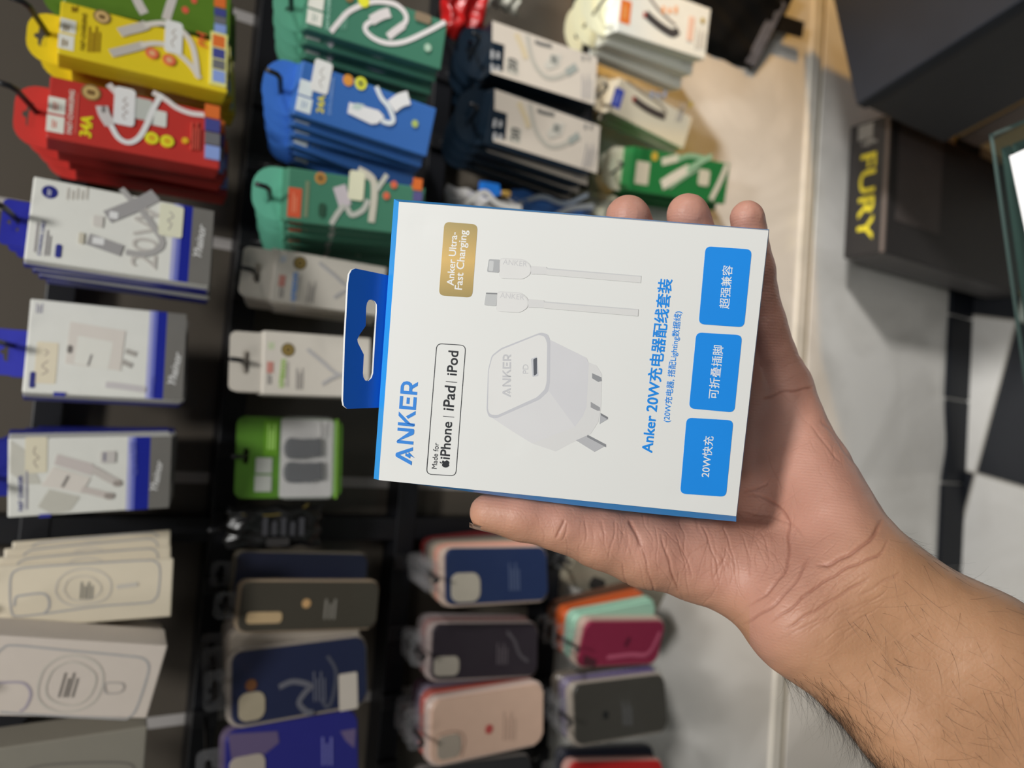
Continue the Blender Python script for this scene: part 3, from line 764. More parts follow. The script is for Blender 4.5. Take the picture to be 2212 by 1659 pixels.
# green blister card
def blister():
    F = Frame((205, 1390), (232, 730), (1063, 1070), .77, cr=K7)
    root = bpy.data.objects.new('blister_pack', None); COL.objects.link(root); root.matrix_world = F.M
    tag(root, 'green blister card with two black ear tips in a clear window', 'blister pack')
    W2 = F.W / 2
    sl = F.loc(300, 1050)
    ho = [(x + sl[0], z + sl[1]) for x, z in slot(.016, .005, 0)]
    link('card', holed_me('card', rrect(-W2, W2, -F.H, 0, .008), [ho], 0, .0012), mat('green_card', (72, 114, 34), .45, noise=.25, scale=40), root)
    x0, x1, z0, z1 = F.rect(570, 745, 985, 1395)
    link('inner_card', prism_me('inner_card', rrect(x0 + .002, x1 - .002, z0, z1, .002), -.0005, 0), mat('grey_card', (176, 174, 172), .3), root)
    for nm, rc in (('brand_label', (2040 / 1, 0, 0, 0)),): pass
    prints(F, root, [('rect', 'brand_label', (156, 158, 152), (375, 1065, 505, 1190)), ('rect', 'brand_label', (156, 158, 152), (365, 1205, 500, 1335)),
                     ('rect', 'card_panel', (84, 130, 30), (440, 770, 560, 1050), .05), ('bars', 'small_print', (150, 190, 100), (470, 800, 540, 1000, 3)),
                     ('bars', 'small_print', (130, 178, 70), (1010, 760, 1040, 1390, 1)), ('bars', 'small_print', (170, 168, 166), (880, 780, 960, 900, 3))], .0009)
    for (cx, cy, nx, ny) in ((645, 990, 830, 990), (640, 1180, 840, 1180)):
        a = F.loc(cx, cy); b = F.loc(nx, ny); bm = bmesh.new()
        h = F.length(cx, cy, 165) / 2
        pts = []
        for k in range(9):
            t = math.radians(180 - 22.5 * k)
            pts.append((a[0] + h * math.cos(t), a[1] + h * .55 * math.sin(t)))
        pts += [(a[0] + h * .9, a[1] - .012), (a[0] + h * .75, a[1] - .02), (b[0] + h * .95, b[1] - .002), (b[0] + h, b[1] - .007), (b[0] - h * .8, b[1] - .008), (b[0] - h * .8, b[1]), (a[0] - h * .8, a[1] - .02), (a[0] - h, a[1] - .012)]
        add_prism(bm, pts, -.007, -.0006, bev=.002)
        link('ear_tip', bm_mesh(bm, 'ear_tip'), mat('black_rubber', (58, 60, 64), .5, noise=.2), root)
    link('clear_window', prism_me('clear_window', rrect(x0, x1, z0, z1, .006), -.010, -.0001, bev=.004), clear('blister_film', (.95, .95, .95), .12), root)
    P = F.M @ Vector((sl[0], 0, sl[1] + .001))
    FF = Frame((205, 1390), (232, 730), (1063, 1070), .77, cr=K7); FF.T = F.T + F.X * sl[0]
    hook(FF, sl[1] + .0015, FF.T.y, 1, 'black wire hook through the green blister card')
blister()

# dark pouch pack under the green card
def pouch(name, label, cat, outline, Y, th, col, plist, cr, tiltY=0, seals=None, rough=.3, quad=None):
    """a filled plastic pouch: a thin pillow with crimped edges"""
    A, B, M = outline[:3]
    F = Frame(A, B, M, Y, cr=cr)
    root = bpy.data.objects.new(name, None); COL.objects.link(root); root.matrix_world = F.M
    tag(root, label, cat)
    W2 = F.W / 2; nx, nz = 22, 30
    rr = random.Random(len(label))
    ph = [rr.uniform(0, 6) for _ in range(6)]
    bm = bmesh.new(); grid = {}
    qc = [F.loc(*p) for p in quad] if quad else [(-W2, 0), (W2, 0), (W2, -F.H), (-W2, -F.H)]
    for s_ in (0, 1):
        for i in range(nx + 1):
            for j in range(nz + 1):
                u, v = i / nx, j / nz
                e = min(1, 5 * min(u, 1 - u)) * min(1, 6 * min(v, 1 - v))
                e = math.sin(e * math.pi / 2)
                wr = .25 * math.sin(9 * u + ph[0] + 5 * v) + .2 * math.sin(17 * v + ph[1] - 6 * u) + .12 * math.sin(31 * u + 13 * v + ph[2])
                y = -th / 2 * e * (1 + wr) if s_ == 0 else th / 2 * e * (1 + .5 * wr)
                if e == 0 and s_ == 1: y += .0006
                bx, bz = [(qc[0][k] * (1 - u) + qc[1][k] * u) * (1 - v) + (qc[3][k] * (1 - u) + qc[2][k] * u) * v for k in (0, 1)]
                grid[s_, i, j] = bm.verts.new((bx + .0015 * math.sin(23 * v + ph[3]), y + .002 * math.sin(5 * u + ph[4]), bz + .0015 * math.sin(19 * u + ph[5])))
        for i in range(nx):
            for j in range(nz):
                q = [grid[s_, i, j], grid[s_, i + 1, j], grid[s_, i + 1, j + 1], grid[s_, i, j + 1]]
                bm.faces.new(q if s_ == 0 else q[::-1])
    for i in range(nx):
        for j in (0, nz): bm.faces.new([grid[0, i, j], grid[0, i + 1, j], grid[1, i + 1, j], grid[1, i, j]])
    for j in range(nz):
        for i in (0, nx): bm.faces.new([grid[0, i, j], grid[0, i, j + 1], grid[1, i, j + 1], grid[1, i, j]])
    m = col if isinstance(col, bpy.types.Material) else mat('pouch_' + name, col, rough, noise=.3, scale=30, spec=.6)
    link('pouch', bm_mesh(bm, 'pouch'), m, root, smooth=True)
    if plist: prints(F, root, plist, .0006 + th / 2)
    return root, F
pouch('cable_pouch', 'dark pouch pack with a yellow line below the green blister card', 'pouch', ((130, 1790), (150, 1440), (900, 1600)), .78, .014, (20, 20, 20), [
    ('line', 'yellow_stripe', (92, 80, 34), [(250, 1515), (480, 1520), (700, 1480), (780, 1430)], 14),
    ('bars', 'small_print', (58, 58, 62), (420, 1540, 780, 1680, 5)), ('rect', 'print_panel', (50, 48, 48), (450, 1700, 620, 1760), .1)], K7)
Fh = Frame((130, 1790), (150, 1440), (900, 1600), .78, cr=K7)
hook(Fh, .003, .772, 1, 'black wire hook above the dark pouch pack')

# ------------------------------------------------------------------ phone cases in clear trays
MILK = (190, 172, 158)
def phone_case(label, F, col, rim=MILK, camera=None, cam_col=(150, 142, 128), plist=(), th=.011, group='phone cases in clear trays', hookl=None, rail=1, rough=.45, y_off=0.0, roll=0.0, xo=0.0, zo=0.0, header=True, milk=.55):
    root = bpy.data.objects.new('phone_case', None); COL.objects.link(root)
    root.matrix_world = Matrix.Translation((xo, y_off, zo - .15 * y_off)) @ F.M @ Matrix.Rotation(roll, 4, 'Y')
    tag(root, label, 'phone case', group)
    W2 = F.W / 2; r = F.W * .15
    link('case_shell', prism_me('case_shell', rrect(-W2, W2, -F.H, 0, r, 6), 0, th, bev=.0022), mat('case_shell', col, rough, noise=.05, coat=.2), root, smooth=False)
    g = F.W * .045
    tray = clear('milky_tray', alb(rim), milk, .25)
    link('clear_tray', prism_me('clear_tray', rrect(-W2 - g, W2 + g, -F.H - g, g, r + g, 6), .0035, th + .004, bev=.002), tray, root)
    if header:
        tl = .02
        link('clear_hanger', holed_me('clear_hanger', [(-W2 * .55, g), (W2 * .55, g)] + rrect(-W2 * .55, W2 * .55, g - .02, g + tl, .006, 5)[:12], [slot(.018, .006, g + tl * .5)], th, th + .0008),
             clear('hanger_film', (.35, .35, .36), .14), root)
    if camera:
        x0, x1, z0, z1 = F.rect(*camera)
        link('camera_opening', prism_me('camera_opening', rrect(x0, x1, z0, z1, (x1 - x0) * .3), -.0012, .001, bev=.0006), mat('camera_insert', cam_col, .5), root)
    if plist: prints(F, root, list(plist), .0005)
    if hookl:
        hook(F, g + .0115, F.T.y + y_off, rail, hookl, lift=.008, slope=.15, over=.016)
    return root
def solid(F, k=1.0): return F

F = Frame((370, 700), (410, 350), (1352, 510), .745, cr=K8)
phone_case('dark smoky phone case with cream rim, first below the rack post', F, (58, 54, 46), rim=(176, 156, 132), camera=(430, 560, 680, 640), cam_col=(165, 142, 108),
           plist=[('bars', 'small_print', (120, 116, 108), (980, 470, 1075, 610, 3)), ('disc', 'glint', (176, 140, 96), (852, 500, 32))], hookl='black wire hook behind the smoky phone case')  # the small disc is a highlight painted on the shell
phone_case('navy phone case half hidden behind the smoky cream-rimmed one', F, (24, 28, 46), rim=(120, 112, 98), y_off=.045, zo=.004, xo=.02)
F = Frame((330, 1370), (335, 850), (1275, 1065), .72, cr=K8)
phone_case('navy phone case with curved grey mark and white price label', F, (26, 32, 58), rim=(168, 158, 148), camera=(375, 1125, 560, 1325), cam_col=(142, 132, 112), plist=[
    ('line', 'curved_mark', (88, 88, 96), [(660, 1090), (760, 1050), (880, 1080), (840, 1130), (800, 1200), (850, 1260), (900, 1270)], 40),
    ('line', 'curved_mark', (66, 68, 80), [(1000, 870), (1060, 980), (1040, 1150), (1000, 1230), (960, 1180)], 26),
    ('bars', 'small_print', (84, 86, 100), (900, 980, 1000, 1190, 4)), ('rect', 'price_sticker', (176, 168, 158), (1080, 990, 1212, 1250), .06), ('disc', 'amber_mark', (98, 62, 36), (462, 1075, 42))],
           hookl='black wire hook behind the navy case with price label')
phone_case('cream phone case edge showing above the navy labelled one', F, (158, 148, 136), rim=(158, 148, 138), y_off=.03, zo=.002, roll=.01, xo=.012)
phone_case('grey phone case rearmost behind the navy labelled one', F, (110, 102, 96), rim=(128, 120, 112), y_off=.055, zo=.004, roll=.02, xo=.018)
F = Frame((280, 1960), (292, 1400), (1215, 1660), .71, cr=K8)
phone_case('violet and blue phone case at the bottom edge', F, (34, 34, 108), rim=(110, 96, 122), camera=(310, 1570, 560, 1760), cam_col=(150, 140, 130), plist=[
    ('poly', 'violet_patch', (86, 74, 104), [(300, 1420), (650, 1400), (660, 1480), (560, 1560), (330, 1640)]), ('poly', 'violet_patch', (92, 80, 112), [(1090, 1400), (1200, 1380), (1190, 1520), (1130, 1470)]),
    ('bars', 'small_print', (98, 98, 160), (960, 1440, 1050, 1640, 3))], hookl='black wire hook behind the violet phone case')

# third rail: cases
F = Frame((535, 512), (533, 112), (1245, 315), .75, cr=L7)
phone_case('navy phone case directly below the thumb', F, (24, 36, 66), rim=(190, 170, 155), camera=(568, 285, 770, 490), cam_col=(140, 134, 122), plist=[
    ('bars', 'small_print', (62, 72, 96), (975, 215, 1060, 410, 4))], rail=2, hookl='black wire hook beside the navy case under the thumb', milk=.7)
for i, (lb, c, rim, ro) in enumerate([('pink phone case second behind the navy one under the thumb', (186, 120, 104), (190, 140, 124), -.01), ('cream phone case third behind the navy one under the thumb', (150, 136, 120), (140, 128, 114), -.02),
                                      ('grey phone case fourth behind the navy one under the thumb', (84, 78, 72), (90, 84, 78), -.05), ('dark red phone case rearmost behind the navy one under the thumb', (72, 14, 20), (90, 30, 30), -.10)]):
    phone_case(lb, F, c, rim=rim, y_off=.0155 * (i + 1), roll=ro, milk=.7)
F = Frame((432, 1040), (450, 645), (1175, 820), .76, cr=L7)
phone_case('black plum phone case between the navy and the pink-beige ones', F, (34, 28, 34), rim=(168, 154, 150), camera=(448, 872, 622, 1010), cam_col=(128, 122, 112), plist=[
    ('bars', 'small_print', (70, 64, 68), (890, 780, 975, 930, 4)), ('line', 'glint_mark', (62, 58, 62), [(960, 700), (1010, 760), (1050, 860), (1110, 910)], 26)], rail=2, hookl='black wire hook beside the black plum case')  # the curved streak is a painted highlight
phone_case('rosy phone case second behind the black plum one', F, (120, 92, 88), rim=(140, 110, 108), y_off=.018, roll=-.01)
phone_case('grey phone case third behind the black plum one', F, (130, 122, 120), rim=(150, 140, 140), y_off=.036, roll=.015)
F = Frame((430, 1645), (440, 1190), (1215, 1270), .735, cr=L7)
phone_case('pink-beige phone case with small red mark and round camera bump', F, (176, 148, 130), rim=(206, 180, 170), camera=(470, 1425, 635, 1590), cam_col=(136, 126, 114), plist=[
    ('disc', 'red_mark', (150, 66, 62), (835, 1385, 34)), ('line', 'camera_ridge', (140, 116, 102), [(470, 1430), (560, 1400), (640, 1410), (665, 1470), (640, 1580)], 10),
    ('bars', 'small_print', (160, 136, 120), (930, 1260, 1030, 1460, 4))], rail=2, hookl='black wire hook beside the pink-beige case', milk=.75)
for i, (lb, c) in enumerate([('coral phone case second behind the pink-beige one', (176, 92, 82)), ('lilac phone case third behind the pink-beige one', (120, 110, 126)), ('plum phone case rearmost behind the pink-beige one', (70, 48, 60))]):
    phone_case(lb, F, c, rim=c, y_off=.018 * (i + 1), roll=.02 * (i + 1), milk=.7)
F = Frame((340, 2080), (355, 1668), (1130, 1850), .76, cr=L7)
phone_case('dark grey phone case under the pink-beige one at the bottom edge', F, (44, 44, 46), rim=(150, 144, 138), rail=2, hookl='black wire hook at the bottom edge, third rail')

# fourth rail: cases
F = Frame((60, 355), (190, 80), (775, 430), .82, cr=L8)
phone_case('pale clear phone case with black camera hole, behind the wrist', F, (118, 112, 98), rim=(150, 142, 124), camera=(235, 315, 345, 405), cam_col=(40, 38, 36), rail=3, hookl='black wire hook just behind the thumb base', milk=.4)
F = Frame((152, 948), (222, 632), (741, 775), .757, cr=L8)
phone_case('crimson phone case with clear rim beside the forearm', F, (112, 30, 54), rim=(180, 160, 146), plist=[
    ('line', 'logo_mark', (70, 20, 36), [(490, 800), (520, 740)], 30), ('line', 'film_glint', (150, 70, 92), [(360, 880), (520, 860), (650, 850), (735, 700)], 30),  # shine of the clear film painted as a lighter line
    ('poly', 'black_sticker', (62, 28, 36), [(200, 860), (290, 900), (270, 950), (190, 930)])], rail=3, hookl='black wire hook beside the crimson case')
for i, (lb, c, xo, zo, ro) in enumerate([('mint phone case behind the crimson one', (130, 165, 146), .004, .006, -.16), ('orange phone case behind the mint one', (160, 72, 32), .006, .012, -.2),
                                         ('brown phone case rearmost behind the crimson one', (72, 48, 36), .008, .016, -.24)]):
    phone_case(lb, F, c, rim=c, y_off=.0155 * (i + 1), roll=ro, xo=xo, zo=zo, milk=.7)
F = Frame((150, 1500), (132, 1075), (780, 1238), .735, cr=L8)
phone_case('dark grey phone case with clear rim, between crimson and red cases', F, (46, 44, 40), rim=(160, 150, 138), plist=[
    ('disc', 'logo_mark', (22, 22, 22), (352, 1285, 30)), ('bars', 'small_print', (70, 70, 70), (470, 1185, 545, 1360, 4))], rail=3, hookl='black wire hook beside the dark grey case')
phone_case('purple phone case behind the dark grey one', F, (70, 60, 96), rim=(120, 112, 130), y_off=.018, roll=-.03)
phone_case('taupe phone case rearmost behind the dark grey one', F, (86, 78, 68), rim=(100, 92, 84), y_off=.036, roll=-.06)
F = Frame((75, 2020), (110, 1620), (745, 1790), .745, cr=L8)
phone_case('bright red phone case at the bottom edge', F, (140, 24, 24), rim=(190, 150, 140), rail=3, hookl='black wire hook beside the red case')
phone_case('black navy phone case behind the bright red one', F, (20, 22, 34), rim=(60, 60, 66), y_off=.02, xo=.006, roll=-.02)

# ------------------------------------------------------------------ third rail: navy and white cable boxes, bags
NV = (8, 21, 32)
def navy_box(A, B, M, Y, tb, label, copylabel, hookl, dx, dy_, rolls):
    F = Frame(A, B, M, Y, cr=L1)
    def t(*p): return tuple(v + (dx if i % 2 == 0 else dy_) for i, v in enumerate(p))
    def pt(x, y): return (x + dx, y + dy_)
    carton('cable_box', label, 'cable box', F, .024, NV, [
        ('poly', 'white_panel', (172, 163, 151), [pt(602, 165), pt(1440, 460), pt(1415, 835), pt(590, 580), pt(592, 548), pt(688, 572), pt(700, 360), pt(600, 330)]),
        ('bars', 'navy_print', (150, 150, 150), t(590, 400, 680, 470) + (2,)), ('bars', 'navy_print', (150, 150, 150), t(588, 510, 680, 570) + (2,)),
        ('rect', 'power_box', (150, 146, 136), t(712, 470, 812, 590), .1), ('text', 'power_print', (62, 62, 60), '20', pt(790, 575), pt(795, 480), .04),
        ('text', 'brand_print', (78, 78, 74), 'ANKER', pt(948, 340), pt(1080, 365), .02, 0, -1.0) if False else ('line', 'brand_mark', (96, 94, 90), [pt(940, 330), pt(985, 350), pt(1075, 370)], 34),
        ('line', 'gold_stripe', (172, 158, 130), [pt(790, 270), pt(840, 380), pt(870, 470)], 50),
        ('line', 'cable_picture', (150, 146, 136), [pt(880, 280), pt(900, 400), pt(940, 520), pt(1020, 610), pt(1110, 620), pt(1200, 580)], 40),
        ('poly', 'plug_picture', (164, 160, 150), [pt(1070, 430), pt(1160, 440), pt(1130, 530), pt(1040, 560), pt(1010, 520)]), ('rect', 'plug_picture', (112, 112, 106), t(1065, 445, 1120, 510), .1),
        ('line', 'plug_picture', (130, 134, 128), [pt(1190, 585), pt(1270, 530)], 60),
        ('bars', 'small_print', (140, 136, 134), t(1310, 590, 1400, 790) + (4,)), ('bars', 'small_print', (120, 118, 114), t(1310, 440, 1400, 480) + (2,)),
    ], n=4, dy=.027, group='navy and white cable boxes', copylabel=copylabel, tab=(.98, .03, NV, 'round'), rail=2, hooked=hookl, rolls=rolls)
navy_box((588, 580), (602, 162), (1430, 650), .74, None, 'navy and white cable box, upper of the two stacks, nearest the top edge', 'navy and white cable box in the upper stack',
         'black wire hook through the upper navy boxes', 0, 0, [0, .02, .03, .05])
navy_box((540, 1150), (622, 700), (1410, 1190), .725, None, 'navy and white cable box, lower of the two stacks, over the blue bags', 'navy and white cable box in the lower stack',
         'black wire hook through the lower navy boxes', 20, 545, [0, .06, .07, .09])

# cables in clear and blue bags, half hidden by the held box
bagm = clear('bag_film', (.62, .64, .66), .55, .15)
pouch('cable_bag', 'clear bag of cables with a blue patch above the held box edge', 'plastic bag', ((945, 520), (965, 398), (1120, 475)), .77, .022, mat('milky_bag', (150, 148, 146), .25, noise=.5, scale=45), [
    ('poly', 'blue_patch', (26, 104, 190), [(1035, 392), (1068, 398), (1072, 420), (1050, 428), (1034, 412)]), ('disc', 'amber_spot', (150, 120, 60), (1084, 419, 7)),
    ('line', 'white_cable', (190, 188, 184), [(990, 440), (1030, 415), (1060, 440), (1110, 450)], 12)], None)
pouch('cable_bag', 'blue and white striped bag right of the clear cable bag', 'plastic bag', ((1085, 525), (1105, 405), (1275, 475)), .79, .02, mat('blue_bag', (60, 104, 170), .3, noise=.4, scale=30), [
    ('line', 'white_stripe', (150, 160, 172), [(1110, 440), (1160, 425), (1210, 440), (1260, 420)], 10), ('line', 'white_stripe', (168, 172, 176), [(1180, 470), (1220, 450), (1270, 445)], 12)], None)
pouch('cable_bag', 'crumpled pale grey bag left of the first fingertip', 'plastic bag', ((1235, 500), (1240, 405), (1340, 470)), .83, .02, mat('grey_bag', (140, 140, 126), .3, noise=.4, scale=40), [], None)
Fh = Frame((945, 520), (965, 398), (1120, 475), .77)
hook(Fh, -.004, .755, 2, 'black wire hook hidden above the clear cable bag')
Fh = Frame((1085, 525), (1105, 405), (1275, 475), .79)
hook(Fh, -.004, .775, 2, 'black wire hook hidden above the blue striped bag')
Fh = Frame((1235, 500), (1240, 405), (1340, 470), .83)
hook(Fh, -.003, .815, 3, 'black wire hook above the crumpled grey bag')
# red and white crumpled packets at the top edge
pouch('snack_packet', 'crumpled red packet at the top edge above the navy boxes', 'packet', ((948, 75), (965, -90), (1050, 5)), .78, .03, mat('red_foil', (150, 20, 20), .28, noise=.5, scale=50), [], None)
pouch('snack_packet', 'white folded packet corner beside the red packet', 'packet', ((978, 88), (985, 45), (1030, 85)), .80, .008, mat('white_foil', (150, 148, 146), .3, noise=.3, scale=50), [], None)
pouch('snack_packet', 'pale packet cut by the top edge right of the red packet', 'packet', ((1050, 12), (1062, -80), (1125, -20)), .80, .02, mat('pale_foil', (170, 168, 156), .3, noise=.4, scale=50), [], None)
Fh = Frame((948, 75), (965, -90), (1050, 5), .78)
hook(Fh, -.003, .76, 2, 'black wire hook behind the red packet')
Fh = Frame((1050, 12), (1062, -80), (1125, -20), .80)
hook(Fh, -.003, .785, 2, 'black wire hook behind the pale packet')

# ------------------------------------------------------------------ fourth rail: white boxes
F = Frame((300, 250), (345, -190), (1030, 275), .755, cr=L2)
carton('cable_box', 'white box with orange label and black cable picture, at the top edge', 'cable box', F, .026, (206, 200, 190), [
    ('rect', 'orange_label', (204, 104, 40), (330, 0, 415, 190)), ('bars', 'orange_print', (225, 150, 90), (355, 30, 390, 150, 2)),
    ('line', 'mouse_picture', (58, 56, 56), [(535, 110), (600, 170), (680, 230), (750, 265), (795, 240)], 70), ('line', 'mouse_picture', (120, 112, 104), [(560, -20), (640, 80), (710, 150), (770, 200)], 24),
    ('rect', 'red_mark', (150, 60, 50), (512, 95, 535, 140)), ('bars', 'orange_text', (205, 140, 90), (660, 50, 810, 110, 3)), ('rect', 'pink_panel', (206, 168, 150), (865, 130, 915, 330)),
    ('bars', 'small_print', (160, 156, 150), (930, 220, 1010, 390, 4)), ('disc', 'gold_spot', (150, 128, 50), (985, 165, 24)),
], n=3, dy=.03, group='white boxes with black cable picture', copylabel='white box under the orange label', tab=(1.0, .042, (205, 196, 168), 'round'), rail=3, rolls=[0, .05, .08],
    hcol=(86, 84, 80), hooked='grey wire hook through the orange-labelled white boxes')
F = Frame((250, 890), (330, 620), (905, 960), .80, cr=L2)
carton('cable_box', 'white box with blue label and black cable picture against the wall', 'cable box', F, .022, (182, 172, 152), [
    ('rect', 'blue_label', (54, 66, 150), (268, 695, 350, 865)), ('bars', 'blue_print', (110, 120, 180), (290, 730, 330, 830, 2)),
    ('line', 'mouse_picture', (60, 52, 48), [(440, 790), (520, 850), (610, 900), (690, 930)], 60), ('line', 'mouse_picture', (120, 108, 92), [(380, 640), (500, 730), (620, 810), (690, 880), (680, 930)], 22),
    ('rect', 'red_mark', (140, 64, 54), (425, 765, 450, 810)), ('bars', 'blue_text', (130, 140, 160), (570, 720, 720, 780, 3)), ('bars', 'small_print', (140, 134, 130), (790, 800, 840, 980, 3)), ('disc', 'gold_spot', (150, 130, 60), (890, 832, 26)),
], n=2, dy=.026, group='white boxes with blue label', copylabel='white box under the blue label', tab=(.95, .03, (170, 158, 136), 'round'), rail=3, hcol=(86, 84, 80), hooked='grey wire hook through the blue-labelled white boxes')
F = Frame((400, 1520), (440, 1165), (1190, 1430), .795, cr=L2)
carton('cable_box', 'green box with white plug picture just behind the fingertips', 'cable box', F, .022, (28, 100, 50), [
    ('rect', 'brand_label', (172, 166, 148), (452, 1285, 560, 1470), .05), ('disc', 'gold_badge', (168, 140, 50), (605, 1245, 36)), ('rect', 'dark_panel', (20, 84, 40), (500, 1180, 560, 1270)),
    ('line', 'plug_picture', (178, 178, 160), [(660, 1290), (740, 1270), (800, 1255)], 62), ('line', 'cable_picture', (120, 156, 124), [(790, 1270), (880, 1240), (1000, 1260)], 40),
    ('line', 'plug_picture', (190, 186, 172), [(660, 1475), (760, 1410), (880, 1345)], 85), ('line', 'cable_picture', (130, 164, 134), [(860, 1360), (950, 1300), (1060, 1240)], 44),
    ('line', 'cable_picture', (120, 150, 122), [(720, 1500), (830, 1420), (960, 1340)], 24), ('rect', 'plug_picture', (178, 174, 156), (950, 1350, 1040, 1480), .2), ('line', 'white_edge', (186, 182, 168), [(1050, 1590), (1120, 1450), (1180, 1310)], 50),
], n=3, dy=.0245, group='green plug boxes', copylabel='green box behind the fingertips', tab=(.98, .034, (176, 172, 156), 'round'), rail=3, hcol=(86, 84, 80), hooked='grey wire hook through the green boxes')

# black zip pouch with strap
r_, F = pouch('zip_pouch', 'glossy black zip pouch with strap hanging at the top right', 'pouch', ((1450, 60), (1490, -120), (1670, 60)), .856, .016, mat('black_film', (16, 16, 16), .34, noise=.3, scale=30, spec=.35), [], None, quad=[(1440, 84), (1500, -150), (1718, -14), (1624, 160)])
link('strap', prism_me('strap', [F.loc(1655, 22), F.loc(1735, 48), F.loc(1730, 82), F.loc(1650, 60)], -.003, .0015), mat('black_strap', (22, 20, 18), .5), r_)
link('zip_band', prism_me('zip_band', [F.loc(1604, 136), F.loc(1622, 146), F.loc(1690, 10), F.loc(1670, 0)], -.0085, -.0065), mat('grey_zip', (92, 94, 104), .3, noise=.5, scale=80), r_)
hook(F, -.004, .842, 3, 'black wire hook above the glossy black zip pouch')

# ------------------------------------------------------------------ right: boxes on the floor, counter
def free_box(name, label, cat, o, ex, ey, h, m, bev=.002):
    """box from a bottom corner o, two floor vectors and a height; returns root Empty"""
    root = bpy.data.objects.new(name, None); COL.objects.link(root)
    ex, ey = Vector(ex), Vector(ey)
    X = ex.normalized(); Y = Vector((-X.y, X.x, 0))
    root.matrix_world = Matrix(((X.x, Y.x, 0, o[0]), (X.y, Y.y, 0, o[1]), (0, 0, 1, o[2]), (0, 0, 0, 1)))
    tag(root, label, cat)
    ly = ey.dot(Y)
    link('carton', box_me('carton', 0, ex.length, min(0, ly), max(0, ly), 0, h, bev=bev), m, root)
    return root, ex.length, ly

mblk = mat('black_carton', (34, 32, 32), .5, noise=.15)
zt = at(1915, 400, .765).z
xl, xr = .338, .575
fb, Lx, Ly = free_box('product_box', 'black upright carton with yellow lettering on its lid standing against the wall', 'carton', (xl, .765, .0), (xr - xl, 0, 0), (0, .075, 0), zt, mblk)
bm = bmesh.new()
# lettering on the lid, read from the wall side
def lid_text(bm, s, x0, x1, yb, yt, z, bold):
    v, f = text_mesh(s, bold); a0 = min(p[0] for p in v); a1 = max(p[0] for p in v); h = .727
    vs = [bm.verts.new((x0 + (x1 - x0) * (p[0] - a0) / (a1 - a0), yb + (yt - yb) * p[1] / h, z)) for p in v]
    for q in f:
        try: bm.faces.new([vs[i] for i in q])
        except ValueError: pass
lid_text(bm, 'FURY', .178, .025, .050, .020, zt + .0004, .015)
link('yellow_lettering', bm_mesh(bm, 'yellow_lettering'), mat('yellow_ink', (196, 180, 40), .4), fb)
link('edge_trim', box_me('edge_trim', 0, Lx, -.0006, .006, zt - .004, zt + .0006), mat('grey_trim', (92, 82, 76), .5), fb)
link('picture_panel', box_me('picture_panel', .06, Lx - .004, -.0008, 0, zt - .16, zt - .03), mat('brown_panel', (62, 56, 54), .5, noise=.2, scale=20), fb)
link('yellow_stripe', box_me('yellow_stripe', -.0006, .02, -.0008, .01, .0, .02), mat('yellow_ink', (150, 124, 44), .4), fb)
link('grey_side', box_me('grey_side', -.0007, 0, .003, .072, .004, zt - .004), mat('grey_side', (78, 76, 76), .5, noise=.2, scale=20), fb)
bm = bmesh.new(); lid_text(bm, '4', .208, .192, .05, .02, zt + .0004, .02)
add_box(bm, .205, .232, .03, .058, zt, zt + .0004)
link('grey_print', bm_mesh(bm, 'grey_print'), mat('grey_ink', (120, 118, 114), .4), fb)

# slate carton on a brown carton, nearer the camera
Z1 = CAM_Z - 1.0
c0 = atz(1852, 222, Z1); c1 = atz(1820, 0, Z1); c2 = atz(2200, 0, Z1)
e2 = (c2 - c0); e1 = Vector((-e2.y, e2.x, 0)).normalized() * (c1 - c0).length
if e1.dot(c1 - c0) < 0: e1 = -e1
e2x = e2 * 1.15; e1x = e1 * 1.6
hs = .235
rs = bpy.data.objects.new('slate_carton', None); COL.objects.link(rs)
X = e1x.normalized(); Yv = e2x.normalized(); Zv = X.cross(Yv)
if Zv.z < 0: X, Yv, e1x, e2x = Yv, X, e2x, e1x
rs.matrix_world = Matrix(((X.x, Yv.x, 0, c0.x), (X.y, Yv.y, 0, c0.y), (0, 0, 1, Z1 - hs), (0, 0, 0, 1)))
tag(rs, 'large slate-grey carton with scuffed lid in the top right corner', 'carton')
mslate = mat('slate_carton', (21, 26, 35), .5, noise=.25, scale=14)
link('carton', box_me('carton', 0, e1x.length, 0, e2x.length, 0, hs - .02, bev=.002), mat('slate_side', (44, 44, 46), .5, noise=.1), rs)
link('lid', box_me('lid', -.003, e1x.length + .003, -.003, e2x.length + .003, hs - .024, hs, bev=.003), mslate, rs)
rb = bpy.data.objects.new('brown_carton', None); COL.objects.link(rb)
rb.matrix_world = Matrix(((X.x, Yv.x, 0, c0.x), (X.y, Yv.y, 0, c0.y), (0, 0, 1, 0), (0, 0, 0, 1)))
tag(rb, 'brown cardboard carton under the slate-grey carton, edge showing at right', 'carton')
link('carton', box_me('carton', .012, e1x.length, .012, e2x.length, 0, Z1 - hs - .001, bev=.002), mat('brown_card', (150, 120, 76), .7, noise=.15, scale=25), rb)
link('packing_tape', box_me('packing_tape', .0115, e1x.length, .011, e2x.length * .8, Z1 - hs - .09, Z1 - hs - .03), mat('brown_tape', (74, 58, 48), .3), rb)

